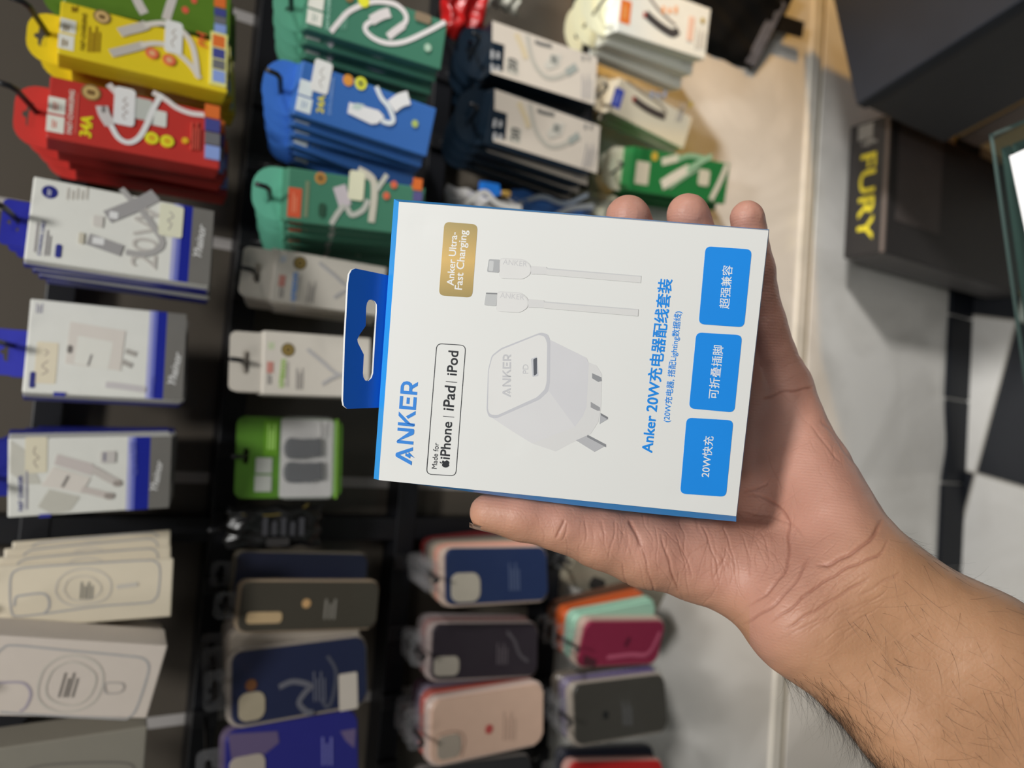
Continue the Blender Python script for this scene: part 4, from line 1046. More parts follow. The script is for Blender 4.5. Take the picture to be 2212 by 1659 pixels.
# glass counter corner
ZG = CAM_Z - .6
g0 = atz(2137, 290, ZG); g1 = atz(2212, 240, ZG); g2 = atz(2212, 830, ZG)
gm = bpy.data.materials.new('counter_glass'); gm.use_nodes = True
nt = gm.node_tree; b = nt.nodes['Principled BSDF']; out = nt.nodes['Material Output']
b.inputs['Base Color'].default_value = (.22, .28, .27, 1); b.inputs['Roughness'].default_value = .05
tr = nt.nodes.new('ShaderNodeBsdfTransparent'); tr.inputs[0].default_value = (.86, .93, .91, 1)
mx = nt.nodes.new('ShaderNodeMixShader'); lw = nt.nodes.new('ShaderNodeLayerWeight'); lw.inputs[0].default_value = .25
nt.links.new(lw.outputs['Fresnel'], mx.inputs[0]); nt.links.new(tr.outputs[0], mx.inputs[1]); nt.links.new(b.outputs[0], mx.inputs[2]); nt.links.new(mx.outputs[0], out.inputs[0])
cnt = bpy.data.objects.new('glass_counter', None); COL.objects.link(cnt); cnt.location = (g0.x, g0.y, 0)
tag(cnt, 'glass display counter corner with greenish edge at the right border', 'counter')
d1 = (g2 - g0); d1.z = 0; d1n = d1.normalized(); dn = Vector((d1n.y, -d1n.x, 0))
if dn.y > 0: dn = -dn
def plate(p, q, r, s_, z0, z1):
    bm = bmesh.new(); lo = [bm.verts.new((a.x - g0.x, a.y - g0.y, z0)) for a in (p, q, r, s_)]; hi = [bm.verts.new((a.x - g0.x, a.y - g0.y, z1)) for a in (p, q, r, s_)]
    bm.faces.new(lo); bm.faces.new(hi)
    for i in range(4): bm.faces.new((lo[i], lo[(i + 1) % 4], hi[(i + 1) % 4], hi[i]))
    return bm_mesh(bm, 'plate')
dg = (g1 - g0); dg.z = 0; dg = dg.normalized()
far = g0 + d1n * 1.2
pk = plate(g0, far, far + dn * .35, g0 + dn * .35, ZG - .006, ZG); link('glass_top', pk, gm, cnt)
i0 = g0 + d1n * .012 + dn * .004; i1 = far
link('glass_front', plate(i0, i1, i1 + dn * .006, i0 + dn * .006, .1, ZG - .0065), gm, cnt)
link('glass_side', plate(g0 + d1n * .012 + dn * .012, g0 + d1n * .018 + dn * .012, g0 + d1n * .018 + dn * .34, g0 + d1n * .012 + dn * .34, .1, ZG - .0065), gm, cnt)
link('plinth', plate(i0, i1, i1 + dn * .33, i0 + dn * .33, 0, .1), mat('counter_plinth', (40, 42, 50), .5), cnt)
pa = [atz(2182, 338, ZG + .0012), atz(2213, 315, ZG + .0012), atz(2320, 560, ZG + .0012), atz(2212, 480, ZG + .0012)]
pc = Vector((g0.x, g0.y, 0))
u0 = pa[0]; ud = (pa[3] - pa[0]).normalized(); un = Vector((ud.y, -ud.x, 0))
if un.y > 0: un = -un
pap = plate(u0, u0 + ud * .21, u0 + ud * .21 + un * .14, u0 + un * .14, ZG + .0005, ZG + .0022)
pap.transform(Matrix.Translation((g0.x - u0.x, g0.y - u0.y, -ZG)))
po = link('paper_stack', pap, mat('white_paper', (244, 244, 240), .6, k=.9), None); po.location = (u0.x, u0.y, ZG)
tag(po, 'white sheets of paper lying on the glass counter', 'paper')

# ------------------------------------------------------------------ the held charger box
MM = .001
Pc = np.array([[862, 436], [1660, 498], [1590, 1115], [818, 1037]], float)
b_ = np.array([-.08649331, .99278731, .08301963]); a_ = np.array([.99386321, .091435, -.06225406])
b_ -= (a_ @ b_) * a_; b_ /= np.linalg.norm(b_)
n_ = np.cross(a_, b_)
S = .106; LONG = S * 1.2851
t_ = S * np.array([-.39879722, -.64314223, 2.6804403])
cen = t_ + a_ * LONG / 2 + b_ * S / 2
def cvec(v): return Vector(R @ v)
class BoxFrame(Frame):
    def __init__(s):
        s.cr = None; s.T = campt(cen - a_ * LONG / 2); s.X = cvec(-b_); s.Z = cvec(-a_); s.Y = cvec(n_); s.W = S; s.H = LONG
        s.M = Matrix(((s.X.x, s.Y.x, s.Z.x, s.T.x), (s.X.y, s.Y.y, s.Z.y, s.T.y), (s.X.z, s.Y.z, s.Z.z, s.T.z), (0, 0, 0, 1)))
BF = BoxFrame()
hb = bpy.data.objects.new('charger_box', None); COL.objects.link(hb); hb.matrix_world = BF.M
tag(hb, 'white and blue charger box held up in the hand, blue hang tab', 'charger box')
DB = .030
def held_carton():
    """white front panel; the blue sides bulge a little before they run back"""
    W2, H = S / 2, LONG
    N = 12
    def ring(y, ol, orr, ot, ob_fn):
        pts = []
        for i in range(N): pts.append((-W2 - ol(i / N), (ot(1) if i == 0 else 0) - H * i / N))              # left edge downwards
        for i in range(N): pts.append((-W2 + S * i / N - (ol(1) if i == 0 else 0), -H - ob_fn(i / N)))        # lower edge
        for i in range(N): pts.append((W2 + orr(i / N), -H + H * i / N - (ob_fn(1) if i == 0 else 0)))           # right edge upwards
        for i in range(N): pts.append((W2 - S * i / N + (orr(1) if i == 0 else 0), ot(i / N)))
        return [(p[0], y, p[1]) for p in pts]
    f = lambda *v: None
    b1 = .0036
    # viewer's left edge is the lower edge in the picture, it bulges most towards the foot
    rings = [ring(0, lambda t: 0, lambda t: 0, lambda t: 0, lambda t: 0),
             ring(.0006, lambda t: .00012, lambda t: .00012, lambda t: .00012, lambda t: .00012),
             ring(.0042, lambda t: .0006 + .0027 * math.sin(2 * t), lambda t: .0010 + .0005 * t, lambda t: .0030, lambda t: .0013),
             ring(.014, lambda t: .0007 + .0027 * math.sin(2 * t), lambda t: .0010, lambda t: .0022, lambda t: .0012),
             ring(DB, lambda t: 0, lambda t: 0, lambda t: 0, lambda t: 0)]
    return rings
rings = held_carton()
bm = bmesh.new()
vr = [[bm.verts.new(p) for p in r] for r in rings]
for a, c in zip(vr[1:], vr[2:]):
    for i in range(len(a)): bm.faces.new((a[i], a[(i + 1) % len(a)], c[(i + 1) % len(a)], c[i]))
bm.faces.new(vr[-1])
link('blue_sleeve', bm_mesh(bm, 'blue_sleeve'), mat('blue_card', (42, 136, 232), .3, k=.66, noise=.03, bump=.05), hb)
bm = bmesh.new()
# front panel with faint dents
NG = 40
g = {}
dents = [(.30, .86, .05, -.00025), (.36, .84, .03, -.0002), (.42, .82, .04, .00022), (.52, .80, .03, .0002), (.1, .9, .08, -.0003), (.06, .06, .05, -.0004), (.86, .94, .05, -.0004), (.5, .5, .3, 0)]
for i in range(NG + 1):
    for j in range(NG + 1):
        u, v = i / NG, j / NG
        dz = 0
        for du, dv, s_, h in dents: dz += h * math.exp(-((v - du) ** 2 + (1 - u - dv) ** 2) / s_ ** 2)
        e = min(1, 14 * min(u, 1 - u)) * min(1, 14 * min(v, 1 - v))
        g[i, j] = bm.verts.new((-S / 2 + S * u, -dz * e * .35, -LONG * v))
for i in range(NG):
    for j in range(NG): bm.faces.new((g[i, j], g[i + 1, j], g[i + 1, j + 1], g[i, j + 1]))
edge = []
for i in range(NG): edge.append(g[0, i])
for i in range(NG): edge.append(g[i, NG])
for i in range(NG): edge.append(g[NG, NG - i])
for i in range(NG): edge.append(g[NG - i, 0])
lip = [bm.verts.new((v.co.x * 1.006, .0012, (v.co.z + LONG / 2) * 1.005 - LONG / 2)) for v in edge]
for i in range(len(edge)): bm.faces.new((edge[i], edge[(i + 1) % len(edge)], lip[(i + 1) % len(edge)], lip[i]))
pan = bm_mesh(bm, 'front_panel')
link('front_panel', pan, mat('white_card', (231, 232, 229), .5, k=.93, noise=.015, scale=25), hb, smooth=False)

def boxpts(pts): return [BF.loc(*p) for p in pts]
KB = .93
def bprint(name, col, rough=.4, **k): return mat('ink_' + name, col, rough, k=KB, noise=.03, **k)
_lift = [0]
def put(name, col, build, rough=.4, m=None, host=None):
    _lift[0] += 1
    bm = bmesh.new(); build(bm, -.00007 - .000006 * _lift[0])
    return link(name, bm_mesh(bm, name), m or bprint(name, col, rough), host or hb)
BL = (26, 143, 242)
def quad_panel(name, q, r, col, m=None):
    return put(name, col, lambda bm, y: add_prism(bm, round_poly(boxpts(q), r), y, .0), m=m)
# gold panel: metallic foil
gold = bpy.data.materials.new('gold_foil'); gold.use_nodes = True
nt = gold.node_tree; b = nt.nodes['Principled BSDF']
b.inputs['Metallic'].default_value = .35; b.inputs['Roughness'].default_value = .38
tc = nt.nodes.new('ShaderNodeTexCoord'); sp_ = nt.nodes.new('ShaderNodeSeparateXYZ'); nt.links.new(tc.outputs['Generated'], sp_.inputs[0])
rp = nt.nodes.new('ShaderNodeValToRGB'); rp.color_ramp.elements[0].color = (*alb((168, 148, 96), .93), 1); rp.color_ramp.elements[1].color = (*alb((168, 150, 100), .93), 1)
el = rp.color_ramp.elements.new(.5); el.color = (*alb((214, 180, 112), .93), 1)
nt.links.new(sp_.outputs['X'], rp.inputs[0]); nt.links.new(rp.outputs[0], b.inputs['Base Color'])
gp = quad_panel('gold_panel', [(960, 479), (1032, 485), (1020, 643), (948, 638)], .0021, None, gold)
def txt(name, s, p0, p1, col, bold=.02, shear=0.0, host=None):
    put(name, col, lambda bm, y: add_text(bm, s, BF.loc(*p0), BF.loc(*p1), y, bold, shear), host=host)
WT = (238, 238, 236)
txt('gold_panel_text', 'Anker Ultra-', (980, 617), (988, 502), WT, .02, 0, gp)
txt('gold_panel_text', 'Fast Charging', (998, 626), (1009, 498), WT, .02, 0, gp)
# the maker's wordmark, built letter by letter
def wordmark(bm, p0, p1, hpx, y):
    A = Vector(BF.loc(*p0)); B = Vector(BF.loc(*p1)); D = B - A; L = D.length; D.normalize(); N = Vector((-D.y, D.x))
    q = Vector(BF.loc(*p0)) - Vector(BF.loc(p0[0] - hpx, p0[1] - hpx * .09)); Hh = q.length
    U = L / 5.22
    def P(x, z): v = A + D * x * U + N * z * Hh; return (v.x, v.y)
    w_ = .2
    def poly(pts): 
        vs = [bm.verts.new((P(*p)[0], y, P(*p)[1])) for p in pts]; bm.faces.new(vs)
    # A: a chevron with a bolt between its legs
    poly([(0, 0), (.24, 0), (.58, .74), (.52, 1.0), (.44, .96)]); poly([(.58, .74), (.92, 0), (1.14, 0), (.70, .95), (.62, 1.0), (.52, 1.0)])
    poly([(.56, .42), (.74, .42), (.66, .24), (.82, .24), (.48, -.14), (.58, .12), (.42, .12)])
    x = 1.30                                     # N
    poly([(x, 0), (x + .2, 0), (x + .2, .72), (x + .2, .95), (x + .08, 1.0), (x, .95)])
    poly([(x + .08, 1.0), (x + .2, .95), (x + .78, .28), (x + .78, .05), (x + .7, 0), (x + .62, .04)])
    poly([(x + .78, .05), (x + .78, 1), (x + .98, 1), (x + .98, .05), (x + .9, 0), (x + .7, 0)])
    x = 2.42                                     # K, its lower leg detached
    poly([(x, 1), (x + .2, 1), (x + .2, .3), (x + .12, 0), (x + .05, 0), (x, .06)])
    poly([(x + .05, 0), (x + .2, .0), (x + .2, .28), (x + .86, 1), (x + .60, 1), (x + .2, .56), (x + .1, .3)])
    poly([(x + .46, .42), (x + .60, .56), (x + 1.0, 0), (x + .76, 0)])
    x = 3.46                                     # E, its middle bar detached
    poly([(x, 0), (x + .2, 0), (x + .2, 1), (x, 1)]); poly([(x + .2, 0), (x + .8, 0), (x + .8, .19), (x + .2, .19)]); poly([(x + .2, .81), (x + .8, .81), (x + .8, 1), (x + .2, 1)])
    poly([(x + .34, .41), (x + .74, .41), (x + .74, .59), (x + .34, .59)])
    x = 4.40                                     # R
    poly([(x, 0), (x + .2, 0), (x + .2, 1), (x, 1)]); poly([(x + .2, .81), (x + .48, .81), (x + .56, .97), (x + .46, 1), (x + .2, 1)])
    poly([(x + .48, .81), (x + .57, .77), (x + .6, .66), (x + .8, .66), (x + .74, .86), (x + .56, .97)])
    poly([(x + .6, .66), (x + .57, .54), (x + .46, .49), (x + .5, .30), (x + .68, .36), (x + .78, .5), (x + .8, .66)])
    poly([(x + .2, .30), (x + .5, .30), (x + .46, .49), (x + .2, .49)]); poly([(x + .34, .32), (x + .58, 0), (x + .82, 0), (x + .58, .33)])
put('wordmark', (44, 136, 226), lambda bm, y: wordmark(bm, (889, 1005), (903, 825), 36, y))
# licence frame
BK = (32, 36, 42)
def outline(bm, y):
    pts = round_poly(boxpts([(943.5, 742), (1006, 746), (984.5, 1028), (921, 1024)]), .0021, 6)
    add_ribbon(bm, pts + pts[:2], .00026, y, 0)
lf = put('licence_frame', BK, outline)
txt('licence_text', 'Made for', (943, 1013), (948, 957), BK, .0, 0, lf)
txt('licence_text', 'iPhone', (971, 992), (976.5, 912), BK, .018, 0, lf)
txt('licence_text', 'iPad', (979.5, 887), (984, 835), BK, .018, 0, lf)
txt('licence_text', 'iPod', (986, 811), (990, 759), BK, .018, 0, lf)
put('licence_bar', BK, lambda bm, y: (add_ribbon(bm, boxpts([(957, 899), (981, 901)]), .00022, y, 0), add_ribbon(bm, boxpts([(963, 824), (987, 826)]), .00022, y, 0)), host=lf)
def apple(bm, y):
    body = [(.5, .86), (.62, .93), (.76, .92), (.88, .84), (.80, .72), (.78, .6), (.83, .48), (.93, .40), (.86, .22), (.74, .06), (.64, .04), (.5, .09), (.36, .04), (.26, .07), (.12, .28), (.08, .52), (.14, .76), (.26, .90), (.4, .92)]
    leaf = [(.5, .96), (.52, 1.1), (.60, 1.2), (.71, 1.24), (.70, 1.12), (.62, 1.0)]
    A = Vector(BF.loc(970.5, 1012)); D = (Vector(BF.loc(971.5, 993)) - A); N = Vector((-D.y, D.x))
    for pts in (body, leaf): bm.faces.new([bm.verts.new(((A + D * (p[0]) + N * (p[1] * .92)).x, y, (A + D * (p[0]) + N * (p[1] * .92)).y)) for p in pts])
put('fruit_mark', BK, apple, host=lf)
txt('title_text', 'Anker 20W充电器配线套装', (1408, 978), (1450, 604), BL, .025)
txt('subtitle_text', '(20W充电器, 搭配Lighting数据线)', (1445, 912), (1471, 673), BL, .008)
for i, (q, s, p0, p1) in enumerate([([(1524, 532), (1624, 539), (1607, 707), (1509, 700)], '超强兼容', (1573, 667), (1581, 574)),
                                    ([(1504, 718), (1603, 724), (1586, 891), (1488, 882)], '可折叠插脚', (1549, 862), (1561, 747)),
                                    ([(1483, 902), (1584, 908), (1568, 1073), (1469, 1066)], '20W快充', (1531, 1031), (1540, 943))]):
    bp_ = quad_panel('blue_panel', q, .0021, BL)
    txt('blue_panel_text', s, p0, p1, WT, .01, 0, bp_)
_lift[0] = 0
# printed picture of the charger cube and the cable plugs
def pol(name, col, pts, r=0):
    put(name, col, lambda bm, y: add_prism(bm, round_poly(boxpts(pts), r, 3) if r else boxpts(pts), y, 0))
pol('charger_picture', (222, 222, 221), [(1272, 783), (1288, 789), (1300, 808), (1298, 882), (1292, 912), (1276, 937), (1244, 952), (1200, 975), (1150, 958), (1242, 922), (1259, 899), (1267, 879)])
pol('charger_picture', (216, 216, 219), [(1186, 733), (1267, 773), (1272, 785), (1267, 879), (1259, 899), (1242, 922), (1150, 958), (1112, 935), (1060, 900), (1165, 862), (1183, 845)])
pol('charger_picture', (222, 222, 223), [(1165, 862), (1186, 845), (1242, 922), (1150, 958), (1112, 935), (1066, 903)])
pol('charger_picture', (202, 203, 208), [(1054, 800), (1062, 768), (1082, 752), (1168, 718), (1184, 722), (1189, 738), (1188, 826), (1184, 846), (1166, 863), (1072, 904), (1056, 901), (1051, 886)], .001)
pol('charger_picture', (231, 231, 229), [(1056, 800), (1064, 770), (1084, 755), (1164, 723), (1177, 727), (1182, 742), (1181, 824), (1177, 841), (1160, 858), (1074, 897), (1058, 895), (1054, 884)], .001)
pol('slot_picture', (150, 152, 156), [(1279, 806), (1299, 815), (1300, 823), (1292, 825), (1279, 817)]); pol('slot_picture', (160, 161, 164), [(1276, 868), (1296, 880), (1296, 887), (1290, 887), (1276, 880)])
pol('prong_picture', (182, 184, 188), [(1297, 892), (1313, 905), (1295, 916)]); pol('prong_picture', (130, 132, 136), [(1297, 892), (1313, 901), (1313, 906), (1298, 897)])
pol('prong_picture', (188, 189, 192), [(1244, 951), (1269, 940), (1309, 962), (1284, 976)]); pol('prong_picture', (140, 142, 146), [(1269, 939), (1309, 960), (1309, 966), (1268, 944)])
pol('port_picture', (205, 207, 212), [(1147, 775), (1160, 770), (1163, 812), (1150, 814)], .0004); pol('port_picture', (92, 96, 104), [(1152, 776), (1160, 772), (1160, 808), (1153, 812)], .0004)
put('charger_logo_picture', (202, 203, 206), lambda bm, y: wordmark(bm, (1103, 858), (1104, 765), 18, y))
txt('port_print', 'PD', (1141, 807), (1141, 787), (205, 206, 209), .0)
for (x, yv, lt) in ((0, 0, True), (-6, 72, False)):
    def q(*p): return [(a + x, c + yv) for a, c in p]
    pol('plug_picture', (220, 220, 219), q((1080, 557), (1132, 560), (1147, 573), (1147, 592), (1132, 602), (1078, 600)), .0012)
    pol('plug_picture', (229, 229, 227), q((1081, 559), (1131, 562), (1145, 575), (1145, 593), (1131, 603), (1079, 601)), .0012)
    pol('plug_picture', (178, 180, 182) if lt else (196, 198, 198), q((1056, 560), (1080, 561), (1078, 589), (1052, 587)), .0005)
    if lt: pol('plug_picture', (206, 208, 208), q((1057, 563), (1067, 564), (1065, 586), (1055, 585)), .0005)
    else: pol('plug_picture', (140, 142, 144), q((1056, 560), (1080, 561), (1080, 564), (1056, 563)))
    pol('cable_picture', (221, 221, 220), q((1147, 574), (1181, 577), (1181, 593), (1147, 592))); pol('cable_picture', (223, 223, 221), q((1181, 580), (1385, 597), (1384, 611), (1181, 594)))
    pol('cable_picture', (208, 209, 210), q((1181, 579), (1385, 596), (1385, 598), (1181, 581.5)))
    put('cable_logo_picture', (210, 210, 211), lambda bm, y: wordmark(bm, q((1101, 577))[0], q((1101, 577))[0], 9, y) if False else add_text(bm, 'ANKER', BF.loc(*q((1086, 571))[0]), BF.loc(*q((1138, 576))[0]), y, .0, 0, 1.0))
# hang tab, bent towards the viewer, white at its cut edges
TABY, TILT = .0075, math.radians(44)
TF = Frame.__new__(Frame); TF.cr = None
h0 = BF.M @ Vector((0, TABY, .0005))
TF.X = BF.X; TF.Z = (BF.Z * math.cos(TILT) - BF.Y * math.sin(TILT)).normalized(); TF.Y = TF.Z.cross(TF.X); TF.T = h0; TF.W = S; TF.H = .02
outer = [TF.loc(*p) for p in [(850, 599), (768, 580)]] + [TF.loc(*p) for p in [(760, 583), (755, 592), (752, 612), (745, 740), (741, 866), (743, 877), (750, 883), (830, 880)]]
x_ = [o[0] for o in outer]
outer = [(outer[0][0], -.003)] + outer[1:-1] + [(outer[-1][0], -.003)]
hole = [TF.loc(*p) for p in [(797, 648), (803, 647), (810, 651), (814, 658), (814, 672), (806, 806), (803, 816), (796, 823), (789, 822), (785, 815), (784, 806), (786, 766), (780, 754), (773, 740), (772, 733), (776, 724), (790, 704), (791, 664), (793, 654)]]
tabm = holed_me('hang_tab', outer, [hole], 0, .0013)
tabm.transform(BF.M.inverted() @ Matrix(((TF.X.x, TF.Y.x, TF.Z.x, h0.x), (TF.X.y, TF.Y.y, TF.Z.y, h0.y), (TF.X.z, TF.Y.z, TF.Z.z, h0.z), (0, 0, 0, 1))))
tabm.materials.append(mat('blue_tab_card', (0, 88, 186), .35, k=.8, noise=.04)); tabm.materials.append(mat('card_core', (236, 236, 226), .7, k=.85))
tdir = BF.M.inverted().to_3x3() @ TF.Y
for p in tabm.polygons:
    p.material_index = 0 if abs(p.normal.dot(tdir)) > .6 else 1
link('hang_tab', tabm, None, hb)

# ------------------------------------------------------------------ hand and forearm (camera millimetres first, then placed in the shop)
def hp(px, py, d): return np.array([(px - CX) / FPX * d, (py - CY) / FPX * d, d], np.float32)
def chain(*pts): return [(hp(*a[:3]), hp(*b[:3]), a[3], b[3]) for a, b in zip(pts, pts[1:])]
PALM = chain((1450, 950, 340, 11), (1670, 1180, 332, 17)) + chain((1535, 900, 340, 11), (1700, 1160, 332, 17)) + chain((1620, 870, 339, 11), (1735, 1130, 330, 17)) \
    + chain((1697, 835, 335, 11), (1748, 1035, 325, 17), (1790, 1130, 314, 18.5), (1866, 1236, 297, 19)) \
    + chain((1670, 1180, 332, 17), (1735, 1335, 297, 19.5)) + chain((1700, 1160, 332, 17), (1800, 1285, 299, 20)) \
    + chain((1735, 1335, 297, 19.5), (1645, 1250, 314, 18.5), (1510, 1205, 319, 15.5), (1395, 1187, 314, 14)) \
    + chain((1540, 1110, 336, 11), (1620, 1190, 328, 15)) + chain((1450, 960, 341, 10), (1510, 1190, 324, 14)) \
    + chain((1866, 1236, 297, 19), (2119, 1414, 284, 22.5), (2400, 1622, 270, 24.5), (2760, 1895, 262, 27)) \
    + chain((1735, 1335, 297, 19.5), (1993, 1556, 284, 22.5), (2260, 1778, 270, 24.5), (2600, 2072, 262, 27)) \
    + chain((1800, 1285, 299, 20), (2056, 1485, 288, 23), (2330, 1700, 275, 25), (2680, 1982, 264, 28))
THUMB = chain((1395, 1187, 314, 14), (1300, 1160, 311, 12.6), (1212, 1133, 308, 10.6), (1130, 1116, 308, 9.6), (1054, 1107, 308, 7.7))
FINGERS = [chain((1450, 950, 340, 11), (1330, 800, 338, 9.4), (1270, 700, 336, 8.8), (1238, 625, 331, 7.8)),
           chain((1535, 900, 340, 11), (1440, 650, 337, 9.4), (1390, 545, 331, 9.2), (1356, 470, 320, 9.6)),
           chain((1620, 870, 339, 10.6), (1548, 650, 335, 9), (1515, 550, 328, 8.8), (1486, 464, 319, 9.1)),
           chain((1697, 835, 335, 10), (1655, 700, 330, 8.2), (1632, 580, 322, 7.5), (1614, 470, 313, 7.2))]
HS = 1.25
lo = np.array([-30., -90., 226.]); hi = np.array([345., 262., 362.])
dims = np.ceil((hi - lo) / HS).astype(int)
gx, gy, gz = [(lo[i] + HS * np.arange(dims[i])).astype(np.float32) for i in range(3)]
def sdf_into(field, caps, k):
    for a, b, ra, rb in caps:
        rm = max(ra, rb) + 22
        mn = np.minimum(a, b) - rm; mx_ = np.maximum(a, b) + rm
        i0 = np.clip(((mn - lo) / HS).astype(int), 0, dims); i1 = np.clip(((mx_ - lo) / HS).astype(int) + 1, 0, dims)
        if np.any(i1 <= i0): continue
        X_ = gx[i0[0]:i1[0], None, None]; Y_ = gy[None, i0[1]:i1[1], None]; Z_ = gz[None, None, i0[2]:i1[2]]
        ab = b - a; L2_ = float(ab @ ab)
        t = np.clip(((X_ - a[0]) * ab[0] + (Y_ - a[1]) * ab[1] + (Z_ - a[2]) * ab[2]) / L2_, 0, 1)
        d = np.sqrt((X_ - a[0] - t * ab[0]) ** 2 + (Y_ - a[1] - t * ab[1]) ** 2 + (Z_ - a[2] - t * ab[2]) ** 2) - (ra + t * (rb - ra))
        s_ = field[i0[0]:i1[0], i0[1]:i1[1], i0[2]:i1[2]]
        h = np.clip(k - np.abs(s_ - d), 0, None) / k
        s_[...] = np.minimum(s_, d) - h * h * k * .25
BIG = np.float32(20.)
pf = np.full(dims, BIG, np.float32); sdf_into(pf, PALM, 9.0)
tf = np.full(dims, BIG, np.float32); sdf_into(tf, THUMB, 3.0)
def smin(a, b, k):
    h = np.clip(k - np.abs(a - b), 0, None) / k
    return np.minimum(a, b) - h * h * k * .25
ff = np.full(dims, BIG, np.float32)
for fg in FINGERS:
    f1 = np.full(dims, BIG, np.float32); sdf_into(f1, fg, 3.0); ff = smin(ff, f1, 1.2)
field = smin(smin(pf, tf, 7.0), ff, 5.0)
del pf, tf, ff
def surface_nets(f):
    s_ = f < 0
    n = np.array(f.shape) - 1
    acc = np.zeros((*n, 3), np.float32); cnt_ = np.zeros(n, np.float32)
    cs = [(i, j, k) for i in (0, 1) for j in (0, 1) for k in (0, 1)]
    def sl(c): return tuple(slice(c[i], c[i] + n[i]) for i in range(3))
    for c in cs:
        for ax in range(3):
            if c[ax]: continue
            d = list(c); d[ax] = 1; d = tuple(d)
            fa, fb_ = f[sl(c)], f[sl(d)]
            m_ = (fa < 0) != (fb_ < 0)
            t = np.where(m_, fa / np.where(m_, fa - fb_, 1), 0)
            for q in range(3):
                acc[..., q] += np.where(m_, c[q] + (t if q == ax else 0), 0)
            cnt_ += m_
    act = cnt_ > 0
    idx = -np.ones(n, np.int64); idx[act] = np.arange(act.sum())
    ijk = np.argwhere(act)
    V = (ijk + acc[act] / cnt_[act][:, None]) * HS + lo
    quads = []
    for ax in range(3):
        u_, v_ = [(1, 2), (2, 0), (0, 1)][ax]
        sa = [slice(1, n[i]) for i in range(3)]; sb = list(sa); sa[ax] = slice(0, n[ax]); sb[ax] = slice(1, n[ax] + 1)
        a, b = s_[tuple(sa)], s_[tuple(sb)]
        e = np.argwhere(a != b)
        e_full = e.copy()
        for i in range(3):
            if i != ax: e_full[:, i] += 1
        flip = a[tuple(e.T)]
        def cell(du, dv):
            c = e_full.copy(); c[:, u_] += du; c[:, v_] += dv; return idx[tuple(c.T)]
        q = np.stack([cell(-1, -1), cell(0, -1), cell(0, 0), cell(-1, 0)], 1)
        q[~flip] = q[~flip][:, ::-1]
        quads.append(q)
    return V, np.concatenate(quads)
HV, HQ = surface_nets(field)
del field
# keep the one connected surface
lab = np.arange(len(HV)); 
while True:
    m0 = lab[HQ].min(1); new = lab.copy()
    np.minimum.at(new, HQ.ravel(), np.repeat(m0, 4)); new = new[new]
    if (new == lab).all(): break
    lab = new
big = np.bincount(lab).argmax(); keep = lab == big
remap = np.cumsum(keep) - 1; HQ = remap[HQ[keep[HQ[:, 0]]]]; HV = HV[keep]
# light smoothing
E_ = np.concatenate([HQ[:, [0, 1]], HQ[:, [1, 2]], HQ[:, [2, 3]], HQ[:, [3, 0]]])
for it in range(6):
    sm = np.zeros_like(HV); cn = np.zeros(len(HV))
    np.add.at(sm, E_[:, 0], HV[E_[:, 1]]); np.add.at(cn, E_[:, 0], 1)
    np.add.at(sm, E_[:, 1], HV[E_[:, 0]]); np.add.at(cn, E_[:, 1], 1)
    HV = HV * .5 + .5 * sm / np.maximum(cn, 1)[:, None]
def np_mesh(name, V, Q):
    me = bpy.data.meshes.new(name)
    me.from_pydata(V.tolist(), [], Q.tolist()); me.update(); return me
me0 = np_mesh('hand_base', HV, HQ)
o0 = bpy.data.objects.new('hand_base', me0); COL.objects.link(o0)
md = o0.modifiers.new('s', 'SUBSURF'); md.levels = 2; md.render_levels = 2
dg_ = bpy.context.evaluated_depsgraph_get(); dg_.update()
hand = bpy.data.meshes.new_from_object(o0.evaluated_get(dg_))
bpy.data.objects.remove(o0)
nv = len(hand.vertices)
V = np.empty(nv * 3); hand.vertices.foreach_get('co', V); V = V.reshape(-1, 3)
Nn = np.empty(nv * 3); hand.vertices.foreach_get('normal', Nn); Nn = Nn.reshape(-1, 3)
vpx = V[:, 0] / V[:, 2] * FPX + CX; vpy = V[:, 1] / V[:, 2] * FPX + CY
face = (Nn * (V / np.linalg.norm(V, axis=1)[:, None])).sum(1) < .35           # skin turned to the camera
